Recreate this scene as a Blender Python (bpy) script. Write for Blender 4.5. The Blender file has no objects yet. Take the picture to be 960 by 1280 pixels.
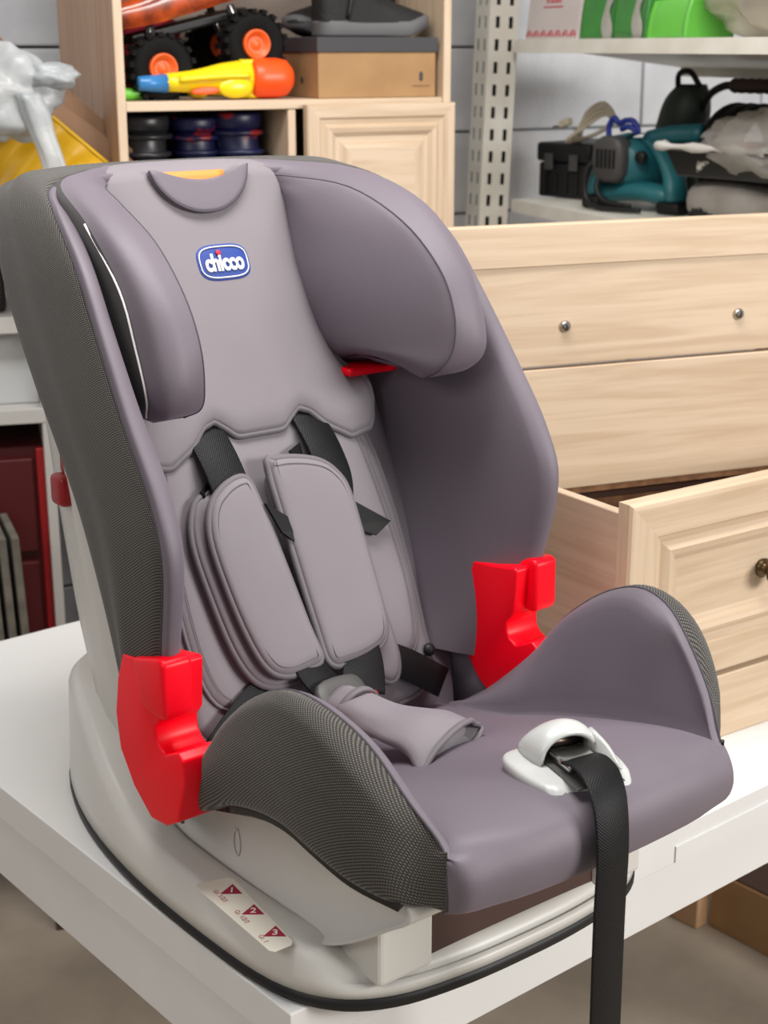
import bpy, bmesh, math, random
import numpy as np
from mathutils import Vector, Matrix, noise
R = math.radians
SC = bpy.context.scene
COL = SC.collection
random.seed(7)
# ------------------------------------------------------------------ camera, world, lights, exposure
# world axes: X runs along the room's back wall, Y towards it, Z up; the camera stands in front of the table
HEAD = 39.8
cam_data = bpy.data.cameras.new('camera')
cam_data.lens = 1900.0 / 1280.0 * 36.0
cam_data.sensor_width = 36.0
cam_data.sensor_fit = 'AUTO'
cam_data.clip_start = 0.05
cam_data.dof.use_dof = True
cam_data.dof.focus_distance = 1.50
cam_data.dof.aperture_fstop = 9.0
cam = bpy.data.objects.new('camera', cam_data)
COL.objects.link(cam)
cam.location = (0, 0, 1.60)
cam.rotation_euler = (R(90 - 17.0), 0, R(-HEAD))
SC.camera = cam
SC.view_settings.view_transform = 'Standard'
SC.view_settings.look = 'None'
SC.view_settings.exposure = 0.0
SC.view_settings.gamma = 1.0
SC.view_settings.use_curve_mapping = False
wd = bpy.data.worlds.new('World'); SC.world = wd; wd.use_nodes = True
bg = wd.node_tree.nodes['Background']
bg.inputs[0].default_value = (1.0, 0.97, 0.94, 1); bg.inputs[1].default_value = 0.27

def area(name, loc, target, size, sizey, power, col=(1, 1, 1)):
    d = bpy.data.lights.new(name, 'AREA'); d.shape = 'RECTANGLE'; d.size = size; d.size_y = sizey
    d.energy = power; d.color = col
    o = bpy.data.objects.new(name, d); COL.objects.link(o); o.location = loc
    v = Vector(target) - Vector(loc)
    o.rotation_euler = v.to_track_quat('-Z', 'Y').to_euler()
    return o
area('unseen_area_light', (2.3, -1.9, 2.1), (1.1, 1.0, 0.75), 1.6, 0.8, 108, (1.0, 0.975, 0.94))
area('unseen_area_light', (0.9, 1.1, 2.95), (1.0, 1.3, 0.7), 1.5, 0.6, 56, (1.0, 0.97, 0.94))
area('unseen_area_light', (-1.5, 0.7, 2.5), (0.9, 1.3, 0.9), 1.6, 0.8, 16, (1.0, 0.96, 0.92))  # added soft fill from the left, no known fixture there

# ------------------------------------------------------------------ helpers
def lin(c):
    r = []
    for v in c[:3]:
        v = v / 255.0
        r.append(v / 12.92 if v <= 0.04045 else ((v + 0.055) / 1.055) ** 2.4)
    return (r[0], r[1], r[2], 1.0)

def mat(name, c, rough=0.5, metal=0.0, c2=None, nscale=8.0, stretch=(1, 1, 1), bump=0.0, bscale=None, sheen=0.0,
        coat=0.0, alpha=1.0, trans=0.0, weave=0.0, spec=0.5, lo=0.35, hi=0.65, detail=4.0):
    m = bpy.data.materials.new(name); m.use_nodes = True
    nt = m.node_tree; N = nt.nodes; L = nt.links
    b = N['Principled BSDF']
    b.inputs['Base Color'].default_value = lin(c)
    b.inputs['Roughness'].default_value = rough
    b.inputs['Metallic'].default_value = metal
    b.inputs['Specular IOR Level'].default_value = spec
    if sheen:
        b.inputs['Sheen Weight'].default_value = sheen; b.inputs['Sheen Roughness'].default_value = 0.4
        b.inputs['Sheen Tint'].default_value = lin((215, 195, 225))
    if coat: b.inputs['Coat Weight'].default_value = coat; b.inputs['Coat Roughness'].default_value = 0.15
    if alpha < 1: b.inputs['Alpha'].default_value = alpha
    if trans: b.inputs['Transmission Weight'].default_value = trans
    if c2 is not None or bump:
        tc = N.new('ShaderNodeTexCoord'); mp = N.new('ShaderNodeMapping')
        mp.inputs['Scale'].default_value = stretch
        L.new(tc.outputs['Object'], mp.inputs['Vector'])
    if c2 is not None:
        ns = N.new('ShaderNodeTexNoise'); ns.inputs['Scale'].default_value = nscale; ns.inputs['Detail'].default_value = detail
        L.new(mp.outputs[0], ns.inputs['Vector'])
        rp = N.new('ShaderNodeValToRGB')
        rp.color_ramp.elements[0].position = lo; rp.color_ramp.elements[1].position = hi
        rp.color_ramp.elements[0].color = lin(c); rp.color_ramp.elements[1].color = lin(c2)
        L.new(ns.outputs['Fac'], rp.inputs[0]); L.new(rp.outputs[0], b.inputs['Base Color'])
    if bump:
        n2 = N.new('ShaderNodeTexNoise'); n2.inputs['Scale'].default_value = bscale or nscale * 6; n2.inputs['Detail'].default_value = 3
        L.new(mp.outputs[0], n2.inputs['Vector'])
        bp = N.new('ShaderNodeBump'); bp.inputs['Strength'].default_value = bump; bp.inputs['Distance'].default_value = 0.004
        L.new(n2.outputs['Fac'], bp.inputs['Height']); L.new(bp.outputs[0], b.inputs['Normal'])
    return m

def weave_mat(name, c, c2, pitch, rough=0.85, strength=0.6, sheen=0.2):
    m = bpy.data.materials.new(name); m.use_nodes = True
    nt = m.node_tree; N = nt.nodes; L = nt.links; b = N['Principled BSDF']
    b.inputs['Roughness'].default_value = rough
    b.inputs['Specular IOR Level'].default_value = .25
    b.inputs['Sheen Weight'].default_value = sheen; b.inputs['Sheen Roughness'].default_value = 0.4
    tc = N.new('ShaderNodeAttribute'); tc.attribute_name = 'cloth'
    mp = N.new('ShaderNodeMapping'); mp.inputs['Rotation'].default_value = (0, 0, R(35))
    L.new(tc.outputs['Vector'], mp.inputs[0])
    hs = []
    for axis in ('X', 'Y'):
        w = N.new('ShaderNodeTexWave'); w.wave_type = 'BANDS'; w.bands_direction = axis
        w.inputs['Scale'].default_value = 2 * math.pi / (20 * pitch)
        w.inputs['Distortion'].default_value = 0.0; w.inputs['Detail'].default_value = 0
        L.new(mp.outputs[0], w.inputs['Vector'])
        hs.append(w)
    mx = N.new('ShaderNodeMath'); mx.operation = 'MULTIPLY'
    L.new(hs[0].outputs['Fac'], mx.inputs[0]); L.new(hs[1].outputs['Fac'], mx.inputs[1])
    rp = N.new('ShaderNodeValToRGB'); rp.color_ramp.elements[0].color = lin(c); rp.color_ramp.elements[1].color = lin(c2)
    rp.color_ramp.elements[0].position = 0.1; rp.color_ramp.elements[1].position = 0.75
    L.new(mx.outputs[0], rp.inputs[0]); L.new(rp.outputs[0], b.inputs['Base Color'])
    bp = N.new('ShaderNodeBump'); bp.inputs['Strength'].default_value = strength; bp.inputs['Distance'].default_value = 0.001
    L.new(mx.outputs[0], bp.inputs['Height']); L.new(bp.outputs[0], b.inputs['Normal'])
    return m

def wood(name, c, c2, direction='X', scale=1.0, rough=0.5, strength=0.35):
    """ pale oak foil: long stretched grain along one local axis """
    m = bpy.data.materials.new(name); m.use_nodes = True
    nt = m.node_tree; N = nt.nodes; L = nt.links; b = N['Principled BSDF']
    b.inputs['Roughness'].default_value = rough
    tc = N.new('ShaderNodeTexCoord'); mp = N.new('ShaderNodeMapping')
    s = [26 * scale] * 3; s['XYZ'.index(direction)] = 1.3 * scale
    mp.inputs['Scale'].default_value = s
    L.new(tc.outputs['Object'], mp.inputs[0])
    n1 = N.new('ShaderNodeTexNoise'); n1.inputs['Scale'].default_value = 1.4; n1.inputs['Detail'].default_value = 6; n1.inputs['Distortion'].default_value = 1.2
    L.new(mp.outputs[0], n1.inputs['Vector'])
    n2 = N.new('ShaderNodeTexNoise'); n2.inputs['Scale'].default_value = 7; n2.inputs['Detail'].default_value = 3
    L.new(mp.outputs[0], n2.inputs['Vector'])
    mx = N.new('ShaderNodeMath'); mx.operation = 'MULTIPLY_ADD'; mx.inputs[1].default_value = 0.35
    L.new(n2.outputs['Fac'], mx.inputs[0]); L.new(n1.outputs['Fac'], mx.inputs[2])
    rp = N.new('ShaderNodeValToRGB'); rp.color_ramp.elements[0].color = lin(c2); rp.color_ramp.elements[1].color = lin(c)
    rp.color_ramp.elements[0].position = 0.5; rp.color_ramp.elements[1].position = 0.78
    L.new(mx.outputs[0], rp.inputs[0]); L.new(rp.outputs[0], b.inputs['Base Color'])
    bp = N.new('ShaderNodeBump'); bp.inputs['Strength'].default_value = strength * 0.4; bp.inputs['Distance'].default_value = 0.001
    L.new(mx.outputs[0], bp.inputs['Height']); L.new(bp.outputs[0], b.inputs['Normal'])
    return m

def empty(name, loc, rz=0.0, label=None, cat=None, group=None, rot=None):
    o = bpy.data.objects.new(name, None); COL.objects.link(o)
    o.location = loc; o.rotation_euler = rot if rot else (0, 0, R(rz)); o.empty_display_size = 0.05
    tag(o, label, cat, group); return o

def tag(o, label=None, cat=None, group=None, kind=None):
    if label: o['label'] = label
    if cat: o['category'] = cat
    if group: o['group'] = group
    if kind: o['kind'] = kind
    return o

def new(name, verts, faces, m, parent=None, smooth=True, loc=None, rot=None, bevel=0, seg=2, solid=0, sub=0, uv=None):
    me = bpy.data.meshes.new(name)
    me.from_pydata([tuple(float(c) for c in v) for v in verts], [], [tuple(int(i) for i in f) for f in faces])
    if uv is not None:
        at_ = me.attributes.new('cloth', 'FLOAT_VECTOR', 'POINT'); at_.data.foreach_set('vector', np.array(uv, np.float32).ravel())
    bm = bmesh.new(); bm.from_mesh(me)
    bmesh.ops.remove_doubles(bm, verts=bm.verts, dist=1e-6)
    bmesh.ops.recalc_face_normals(bm, faces=bm.faces); bm.to_mesh(me); bm.free()
    me.materials.append(m)
    if smooth: me.polygons.foreach_set('use_smooth', [True] * len(me.polygons))
    me.update()
    o = bpy.data.objects.new(name, me); COL.objects.link(o)
    if parent: o.parent = parent
    if loc is not None: o.location = loc
    if rot is not None: o.rotation_euler = rot
    if solid:
        md = o.modifiers.new('solid', 'SOLIDIFY'); md.thickness = solid; md.offset = 0
    if bevel:
        md = o.modifiers.new('bevel', 'BEVEL'); md.width = bevel; md.segments = seg; md.limit_method = 'ANGLE'; md.angle_limit = R(35)
        md.harden_normals = False
    if sub:
        md = o.modifiers.new('sub', 'SUBSURF'); md.levels = sub; md.render_levels = sub
    return o

def cr(pts, n=4, closed=False):
    P = np.array(pts, float); out = []; N = len(P)
    def g(i): return P[i % N] if closed else (P[i] if 0 <= i < N else (2 * P[0] - P[1] if i < 0 else 2 * P[-1] - P[-2]))
    for i in range(N if closed else N - 1):
        p0, p1, p2, p3 = g(i - 1), g(i), g(i + 1), g(i + 2)
        for k in range(n):
            t = k / n
            out.append(0.5 * (2 * p1 + (p2 - p0) * t + (2 * p0 - 5 * p1 + 4 * p2 - p3) * t * t + (3 * p1 - p0 - 3 * p2 + p3) * t ** 3))
    if not closed: out.append(P[-1])
    return np.array(out)

def dense(rows, nu=4, nv=4, cu=False, cv=False):
    A = np.array([cr(r, nu, cu) for r in rows])
    B = np.array([cr(A[:, j], nv, cv) for j in range(A.shape[1])])
    return np.swapaxes(B, 0, 1)

def grid(name, G, m, parent=None, cu=False, cv=False, solid=0, caps=False, **k):
    G = np.array(G, float); nr, nc = G.shape[:2]; plan = k.pop('plan', False); V = G.reshape(-1, 3); F = []
    du = np.zeros((nr, nc)); du[:, 1:] = np.cumsum(np.linalg.norm(np.diff(G, axis=1), axis=2), axis=1)
    dv = np.zeros((nr, nc)); dv[1:] = np.cumsum(np.linalg.norm(np.diff(G, axis=0), axis=2), axis=0)
    uv = np.stack([du, dv.mean(1, keepdims=True).repeat(nc, 1) if nc < 14 else dv, du * 0], 2).reshape(-1, 3)
    if plan: uv = np.stack([V[:, 1], V[:, 2] - .9 * np.abs(V[:, 0]), V[:, 0] * 0], 1)     # mesh cloth cut flat for the sides
    for i in range(nr if cv else nr - 1):
        for j in range(nc if cu else nc - 1):
            a = i * nc + j; b = i * nc + (j + 1) % nc; c = ((i + 1) % nr) * nc + (j + 1) % nc; d = ((i + 1) % nr) * nc + j
            F.append((a, b, c, d))
    if caps:
        F.append(tuple(range(nc))); F.append(tuple((nr - 1) * nc + j for j in range(nc))[::-1])
    return new(name, V, F, m, parent, solid=solid, uv=uv, **k)

def tube(name, path, r, m, parent=None, n=8, closed=False, caps=True, **k):
    P = np.array(path, float); N = len(P); rr = r if hasattr(r, '__len__') else [r] * N
    up = np.array([0.13, 0.27, 0.95]); rings = []
    for i in range(N):
        a = P[(i - 1) % N] if (closed or i > 0) else P[0]; b = P[(i + 1) % N] if (closed or i < N - 1) else P[-1]
        t = b - a; t = t / (np.linalg.norm(t) + 1e-12)
        s = np.cross(t, up)
        if np.linalg.norm(s) < 1e-3: s = np.cross(t, [1, 0, 0])
        s /= np.linalg.norm(s); u = np.cross(s, t); up = u
        rings.append([P[i] + rr[i] * (math.cos(q) * s + math.sin(q) * u) for q in [2 * math.pi * j / n for j in range(n)]])
    return grid(name, rings, m, parent, cu=True, cv=closed, caps=caps and not closed, **k)

def strap(name, path, width, thick, wv, m, parent=None, **k):
    """ flat webbing: rectangle section swept along a path, wv = width direction (one or per point) """
    P = np.array(path, float); rows = []; N = len(P)
    ws = width if hasattr(width, '__len__') else [width] * N
    for i in range(N):
        t = P[min(i + 1, N - 1)] - P[max(i - 1, 0)]; t /= np.linalg.norm(t) + 1e-12
        w = np.array(wv[i] if hasattr(wv[0], '__len__') else wv, float); w = w - t * (w @ t); w /= np.linalg.norm(w)
        nn = np.cross(t, w); h = ws[i] / 2; q = thick / 2
        rows.append([P[i] + w * h * a + nn * q * b for a, b in ((-1, -.4), (-.93, -1), (0, -1), (.93, -1), (1, -.4), (1, .4), (.93, 1), (0, 1), (-.93, 1), (-1, .4))])
    return grid(name, rows, m, parent, cu=True, caps=True, **k)

def box(name, lo, hi, m, parent=None, bevel=0.0, smooth=False, **k):
    x0, y0, z0 = lo; x1, y1, z1 = hi
    V = [(x0, y0, z0), (x1, y0, z0), (x1, y1, z0), (x0, y1, z0), (x0, y0, z1), (x1, y0, z1), (x1, y1, z1), (x0, y1, z1)]
    F = [(0, 3, 2, 1), (4, 5, 6, 7), (0, 1, 5, 4), (1, 2, 6, 5), (2, 3, 7, 6), (3, 0, 4, 7)]
    return new(name, V, F, m, parent, smooth=smooth, bevel=bevel, **k)

def prism(name, pts, a0, a1, axis, m, parent=None, bevel=0.0, **k):
    """ 2D outline extruded along an axis (the outline is in the two other coordinates, in xyz order) """
    def v(p, a):
        q = list(p); q.insert(axis, a); return q
    n = len(pts); V = [v(p, a0) for p in pts] + [v(p, a1) for p in pts]
    F = [tuple(range(n))[::-1], tuple(range(n, 2 * n))] + [(i, (i + 1) % n, n + (i + 1) % n, n + i) for i in range(n)]
    return new(name, V, F, m, parent, bevel=bevel, **k)

PROF = ((1, -1.0), (1.0, 0.0), (0.992, 0.35), (0.975, 0.6), (0.94, 0.82), (0.86, 0.95), (0.6, 1.0), (0.3, 1.02), (0.02, 1.03))
def pillow(name, outline, f, h, t, m, parent=None, prof=PROF, **k):
    """ padded shape: outline (u,v) scaled about its middle, raised by h, with a back at -t; f(u,v,o) -> xyz """
    P = np.array(outline, float); c = P.mean(0); rows = []
    for s, o in prof:
        off = o * h if o > 0 else o * t
        rows.append([f(*(c + (p - c) * s), off) for p in P])
    back = [f(*(c + (p - c) * 0.02), -t) for p in P]
    return grid(name, [back] + rows, m, parent, cu=True, caps=True, **k)

def lathe(name, prof, m, parent=None, n=20, axis=2, loc=None, rot=None, **k):
    rows = []
    for r, h in prof:
        row = []
        for j in range(n):
            a = 2 * math.pi * j / n; p = [r * math.cos(a), r * math.sin(a)]; p.insert(axis, h); row.append(p)
        rows.append(row)
    return grid(name, rows, m, parent, cu=True, caps=True, loc=loc, rot=rot, **k)

def blob(name, c, r, m, parent=None, amp=0.2, freq=6.0, seed=0, lat=18, lon=26, sharp=False, **k):
    """ lumpy closed shape (bags, cloth): sphere pushed in and out by noise """
    rows = []
    for i in range(lat + 1):
        th = math.pi * (0.004 + 0.992 * i / lat); row = []
        for j in range(lon):
            ph = 2 * math.pi * j / lon
            d = Vector((math.sin(th) * math.cos(ph), math.sin(th) * math.sin(ph), math.cos(th)))
            q = d * freq + Vector((seed * 3.1, seed * 1.7, seed))
            nv = noise.noise(q)
            if sharp: nv = 1 - 2.2 * abs(nv)
            s = 1 + amp * nv + amp * 0.4 * noise.noise(q * 2.7)
            row.append((c[0] + r[0] * d.x * s, c[1] + r[1] * d.y * s, c[2] + r[2] * d.z * s))
        rows.append(row)
    return grid(name, rows, m, parent, cu=True, caps=True, **k)

def text(name, s, size, m, parent, mtx, bold=0.0, xs=1.0, depth=0.0008):
    c = bpy.data.curves.new(name, 'FONT'); c.body = s; c.size = size; c.extrude = depth; c.offset = bold
    c.align_x = 'CENTER'; c.align_y = 'CENTER'
    t = bpy.data.objects.new('tmp', c); COL.objects.link(t)
    dg = bpy.context.evaluated_depsgraph_get()
    me = bpy.data.meshes.new_from_object(t.evaluated_get(dg)); bpy.data.objects.remove(t)
    me.transform(mtx @ Matrix.Diagonal((xs, 1, 1, 1)))
    me.materials.clear(); me.materials.append(m)
    o = bpy.data.objects.new(name, me); COL.objects.link(o); o.parent = parent; return o

def frame_mtx(o, x, y):
    """ matrix whose local X, Y are the given directions, origin o """
    x = Vector(x).normalized(); z = x.cross(Vector(y)).normalized(); y = z.cross(x)
    M = Matrix((x, y, z)).transposed().to_4x4(); M.translation = Vector(o); return M

# ------------------------------------------------------------------ materials
M_fab = mat('grey_lilac_fabric', (103, 95, 104), 0.58, c2=(109, 101, 110), nscale=5, bump=0.10, bscale=900, sheen=0.15)
M_fab2 = mat('grey_insert_fabric', (122, 116, 121), 0.75, c2=(128, 122, 127), nscale=5, bump=0.10, bscale=900, sheen=0.12)
M_pipe = mat('grey_piping', (106, 101, 105), 0.7, sheen=0.12)
M_seam = mat('seam_thread', (72, 68, 74), 0.8)
M_stitch = mat('stitch_thread', (92, 87, 92), 0.8)
M_mesh = weave_mat('dark_mesh_fabric', (50, 48, 46), (118, 114, 109), 0.0023, strength=.4)
M_plastic = mat('pale_grey_plastic', (208, 206, 201), 0.38, c2=(202, 200, 195), nscale=3, bump=0.05, bscale=1500)
M_plastic2 = mat('white_grey_plastic', (190, 192, 190), 0.3, coat=0.2)
M_black = mat('black_plastic', (24, 24, 25), 0.5, spec=.35)
M_dgrey = mat('charcoal_plastic', (70, 69, 68), 0.5, bump=0.05, bscale=1500)
M_red = mat('red_plastic', (246, 0, 30), 0.36, bump=0.04, bscale=1800, spec=.25)
M_red2 = mat('dark_red_plastic', (150, 14, 24), 0.4)
M_web = weave_mat('black_webbing', (7, 7, 9), (21, 22, 25), 0.0022, rough=0.5, strength=0.35, sheen=0.0)
M_orange = mat('orange_handle_plastic', (240, 136, 60), 0.5)
M_blue = mat('logo_blue', (32, 62, 140), 0.6)
M_white = mat('logo_white', (232, 230, 230), 0.6)
M_lred = mat('logo_red', (205, 40, 66), 0.6)
M_cream = mat('sticker_cream', (232, 228, 214), 0.4)
M_steel = mat('bright_steel', (190, 188, 184), 0.25, 1.0)
M_table = mat('white_table_laminate', (222, 222, 221), 0.32, c2=(216, 216, 215), nscale=4)
M_woodf = wood('pale_oak_foil', (206, 184, 158), (190, 165, 137), 'X')
M_woodv = wood('pale_oak_foil_upright', (206, 184, 158), (190, 165, 137), 'Z')
M_woodd = wood('pale_oak_foil_deep', (206, 184, 160), (190, 166, 140), 'Y')
M_raw = mat('raw_chipboard', (150, 110, 78), 0.9, c2=(120, 84, 58), nscale=60)
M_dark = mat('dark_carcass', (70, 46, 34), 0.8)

# ------------------------------------------------------------------ setting
M_floor = mat('concrete_floor', (174, 161, 145), 0.85, c2=(150, 138, 124), nscale=4, bump=0.15, bscale=60, detail=8)
M_block = mat('grey_concrete_block', (222, 224, 228), 0.9, c2=(206, 209, 214), nscale=9, bump=0.35, bscale=90)
M_mortar = mat('grey_mortar', (176, 178, 182), 0.95)
tag(box('floor', (-3, -3, -0.05), (6, 6.2, 0), M_floor), 'grey stained concrete floor', kind='structure')
WR = -9.8
wall = tag(empty('wall_back', (1.412, 2.892, 0), WR), kind='structure')
wall['label'] = 'whitewashed concrete block wall behind the shelves'
wb = box('mortar', (-2.4, 0.03, 0), (4.2, 0.1, 2.8), M_mortar, wall)
bl = None
for r in range(14):
    z0 = 1.599 + (r - 8) * 0.19 + 0.004; off = 0.0 if r % 2 else 0.2
    for c in range(-6, 11):
        x0 = c * 0.4 + off + 0.03
        if bl is None:
            bl = box('block', (0.004, 0, 0), (0.397, 0.05, 0.1845), M_block, wall, bevel=0.004, seg=2); o = bl
        else:
            o = bl.copy(); COL.objects.link(o); o.parent = wall
        o.location = (x0, random.uniform(-0.003, 0.003), z0)
tag(box('wall_right', (4.6, -3, 0), (4.7, 3.2, 2.8), mat('grey_plaster', (188, 188, 188), 0.9, c2=(176, 176, 178), nscale=3, bump=0.2, bscale=40)),
    'grey plastered side wall', kind='structure')

# ------------------------------------------------------------------ white table
tb = empty('work_table', (0.702, 0.977, 0), 0, 'white laminate table carrying the grey child car seat', 'table')
box('tabletop', (0, 0, 0.705), (1.32, 1.02, 0.75), M_table, tb, bevel=0.0015)
box('front_apron', (0.004, 0.004, 0.634), (1.316, 0.024, 0.7035), M_table, tb, bevel=0.001)
box('side_apron', (0.004, 0.026, 0.618), (0.024, 1.0, 0.7035), M_table, tb, bevel=0.001)
box('side_apron', (1.296, 0.026, 0.618), (1.316, 1.0, 0.7035), M_table, tb, bevel=0.001)
box('rear_apron', (0.026, 0.98, 0.618), (1.294, 1.0, 0.7035), M_table, tb, bevel=0.001)
box('edge_strip', (0.545, -0.002, 0.7065), (1.3, 0.0, 0.727), M_table, tb)
for x in (0.028, 1.23):
    for y in (0.028, 0.91):
        box('leg', (x, y, 0), (x + 0.06, y + 0.06, 0.7), M_table, tb, bevel=0.003)
box('joint_line', (0.84, 0.2, 0.7502), (0.8412, 1.018, 0.7505), mat('joint_grey', (150, 148, 146), 0.8), tb)  # thin grey line along the tabletop joint

# ------------------------------------------------------------------ child car seat
S = empty('child_car_seat', (0.94133, 1.16786, 0.75), -2.0,
          'grey child car seat with red belt guides and pale base on the white table', 'car seat')
def yb(z): return 0.2 + 0.47 * (z - 0.42)                # surface plane of the reclined back
def part(o, label): o['label'] = label; return o

# --- base
half = [(0, -.268), (.08, -.265), (.15, -.252), (.2, -.22), (.229, -.16), (.239, -.05), (.239, .08), (.226, .2), (.2, .3), (.165, .37), (.1, .41), (0, .42)]
out = half + [(-x, y) for x, y in half[-2:0:-1]]
out = cr(out, 5, True)
def inset(P, d):
    n = len(P); Q = []
    for i in range(n):
        t = P[(i + 1) % n] - P[i - 1]; t /= np.linalg.norm(t); Q.append(P[i] + np.array([-t[1], t[0]]) * d)
    return np.array(Q)
def zr(y): 
    t = min(max((y - 0.06) / 0.26, 0), 1); 
    f = min(max((-.186 - y) / 0.06, 0), 1)
    return 0.058 + 0.088 * t * t * (3 - 2 * t) - .019 * f * f * (3 - 2 * f)
def ring(d, fz): return [(p[0], p[1], fz(o_[1])) for p, o_ in zip(inset(out, d), out)]
grid('foot_rim', [ring(.03, lambda y: .0), ring(.003, lambda y: 0.0), ring(0, lambda y: .003), ring(0, lambda y: .014), ring(.006, lambda y: .015)], M_black, S, cu=True, caps=True)
tag(S.children[-1], None); part(S.children[-1], 'black rubber rim under the grey base')
base = grid('base', [ring(.006, lambda y: .0135), ring(.001, lambda y: .0145), ring(.002, lambda y: .03), ring(.006, lambda y: zr(y) - .014), ring(.009, lambda y: zr(y) - .006), ring(.014, lambda y: zr(y) - .001),
      ring(.02, lambda y: zr(y)), ring(.04, lambda y: zr(y)), ring(.05, lambda y: zr(y) - .001), ring(.054, lambda y: zr(y) - .006), ring(.058, lambda y: .030), ring(.075, lambda y: .029), ring(.085, lambda y: .029)], M_plastic, S, cu=True, caps=True)
for s in (-1, 1):
    box('front_pillar', (min(s * .107, s * .172), -.254, .03), (max(s * .107, s * .172), -.17, .15), M_plastic, S, bevel=0.006, seg=3)
box('hollow_shade_panel', (-.107, -.247, .0305), (.107, -.235, .149), mat('red_brown_hollow_shade', (66, 42, 36), .6), S)  # dark panel, its colour stands for the shade in the open hollow
part(S.children[-1], 'dark red-brown panel painted as the shaded hollow under the seat front')
# --- rocking shell under the seat
dp = cr([(.10, .05), (-.02, .04), (-.10, .036), (-.155, .040), (-.2, .056), (-.245, .083), (-.29, .116), (-.322, .142), (-.30, .158), (-.2, .158), (-.1, .142), (0, .112), (.08, .09)], 4, True)
rows = []
dc = np.array([-.1, .1])
for x, s in ((-.182, .93), (-.188, .965), (-.190, .99), (-.189, 1.0), (-.1, 1.0), (.1, 1.0), (.189, 1.0), (.190, .99), (.188, .965), (.182, .93)):
    rows.append([(x, *(dc + (p - dc) * s)) for p in dp])
grid('seat_shell', rows, M_plastic, S, cu=True, caps=True)
o_ = tube('moulding_mark', [(-.1835, -.035 + .006 * math.cos(a), .088 + .014 * math.sin(a)) for a in np.linspace(0, 2 * math.pi, 25)[:-1]], .0009, M_plastic, S, n=6, closed=True)

# --- seat cover (pan, inner arms) and mesh side covers
ys = [.10, .03, -.045, -.088, -.14, -.19, -.235, -.275, -.315, -.343]
sz = [.08, .13, .20, .252, .294, .3155, .312, .29, .25, .214]
swo = [.222, .229, .232, .233, .235, .237, .236, .228, .210, .187]
sws = [.204, .211, .214, .215, .216, .216, .210, .198, .187, .1735]   # outermost arm half width
jz = [.10, .112, .128, .142, .157, .169, .18, .19, .2, .207]
jw = [.172, .172, .172, .173, .175, .176, .177, .178, .177, .172]
cz = [.104, .118, .140, .156, .177, .197, .212, .222, .227, .224]
lead = [0, 0, 0, .002, .004, .008, .011, .013, .015, .017]
rows = []
for y, z, ws, zj, wj, zc, ld in zip(ys, sz, sws, jz, jw, cz, lead):
    a = np.array([(ws, y, z), (ws - .010, y, z - .004), (ws - .02 if ws - .02 > wj + .006 else (ws * .6 + wj * .4), y + .002, z - .02 if z - .02 > zj + .02 else z * .5 + zj * .5),
                  (wj + .007, y + .004, zj + (z - zj) * .35), (wj, y, zj), (wj - .02, y - ld * .25, zj + (zc - zj) * .45 + .004), (wj * .55, y - ld * .75, zj + (zc - zj) * .85), (0, y - ld, zc)])
    rows.append(a)
# roll over the front edge
for (y, z, wx, ld, dzc) in ((-.360, .206, .171, .018, .011), (-.370, .192, .171, .018, .007), (-.371, .175, .171, .017, .002), (-.362, .159, .170, .014, .0), (-.335, .150, .168, .008, -.002)):
    rows.append(np.array([(wx + .003, -.343 - (y + .343) * -.0 if False else -.343 + (y + .343) * .25, min(z, .21)), (wx + .0025, -.343 + (y + .343) * .4, z), (wx + .001, -.343 + (y + .343) * .6, z), (wx - .002, -.343 + (y + .343) * .8, z + dzc * .1),
                          (wx - .01, y, z + dzc * .2), (wx - .035, y - ld * .3, z + dzc * .5), (wx * .55, y - ld * .75, z + dzc * .85), (0, y - ld, z + dzc)]))
full = [np.concatenate([r * np.array([-1, 1, 1]), r[-2::-1]]) for r in rows]
seatG = dense(full, 3, 4)
grid('seat_cover', seatG, M_fab, S)
SEAM_SEAT = [r[0] for r in rows[:10]]
for s in (-1, 1):
    sm = cr([p * np.array([s, 1, 1]) for p in SEAM_SEAT] + [(s * .1738, -.3495, .18), (s * .1735, -.349, .160)], 5)
    tube('seam', sm, .0013, M_seam, S, n=6)
    zb = [.075, .105, .138, .163, .180, .187, .180, .168, .158, .156]
    R_ = []
    for (p, w, z0) in zip(SEAM_SEAT[1:], swo[1:], zb[1:]):
        y, z = p[1], p[2]; t = min(1.0, (z - z0) / .1)
        R_.append([(s * p[0], y, z), (s * (p[0] + .45 * (w - p[0])), y - .001, z + .001 * t), (s * (p[0] + .85 * (w - p[0])), y - .001, z - .006 * t), (s * w, y - .0005, z - .02 * t), (s * (w + .003 * t), y, z - (z - z0) * .5),
                   (s * (w - .001), y, z0 + .018 * t), (s * (w - .008), y, z0 + .002), (s * (w - .022), y, z0)])
    R_[-1] = [(q_[0], q_[1] + .014 * min(1, abs(abs(q_[0]) - .1735) / .010), q_[2]) for q_ in R_[-1]]
    R_[-2] = [(q_[0], q_[1] + .004 * min(1, abs(abs(q_[0]) - .187) / .010), q_[2]) for q_ in R_[-2]]
    R_.append([(s * .1735, -.349, q_[2]) for q_ in R_[-1]])
    grid('side_cover', dense(R_, 3, 4), M_mesh, S, plan=True)
    part(S.children[-1], 'dark woven mesh cover on the outside of the arm')
    gz = cr([(s * (w - .016), y, z0 + .004) for w, y, z0 in zip(swo[3:9], ys[3:9], zb[3:9])], 4)
    strap('seat_trim', gz + np.array([0, 0, -.004]), .012, .012, (0, 0, 1), M_black, S)

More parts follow.
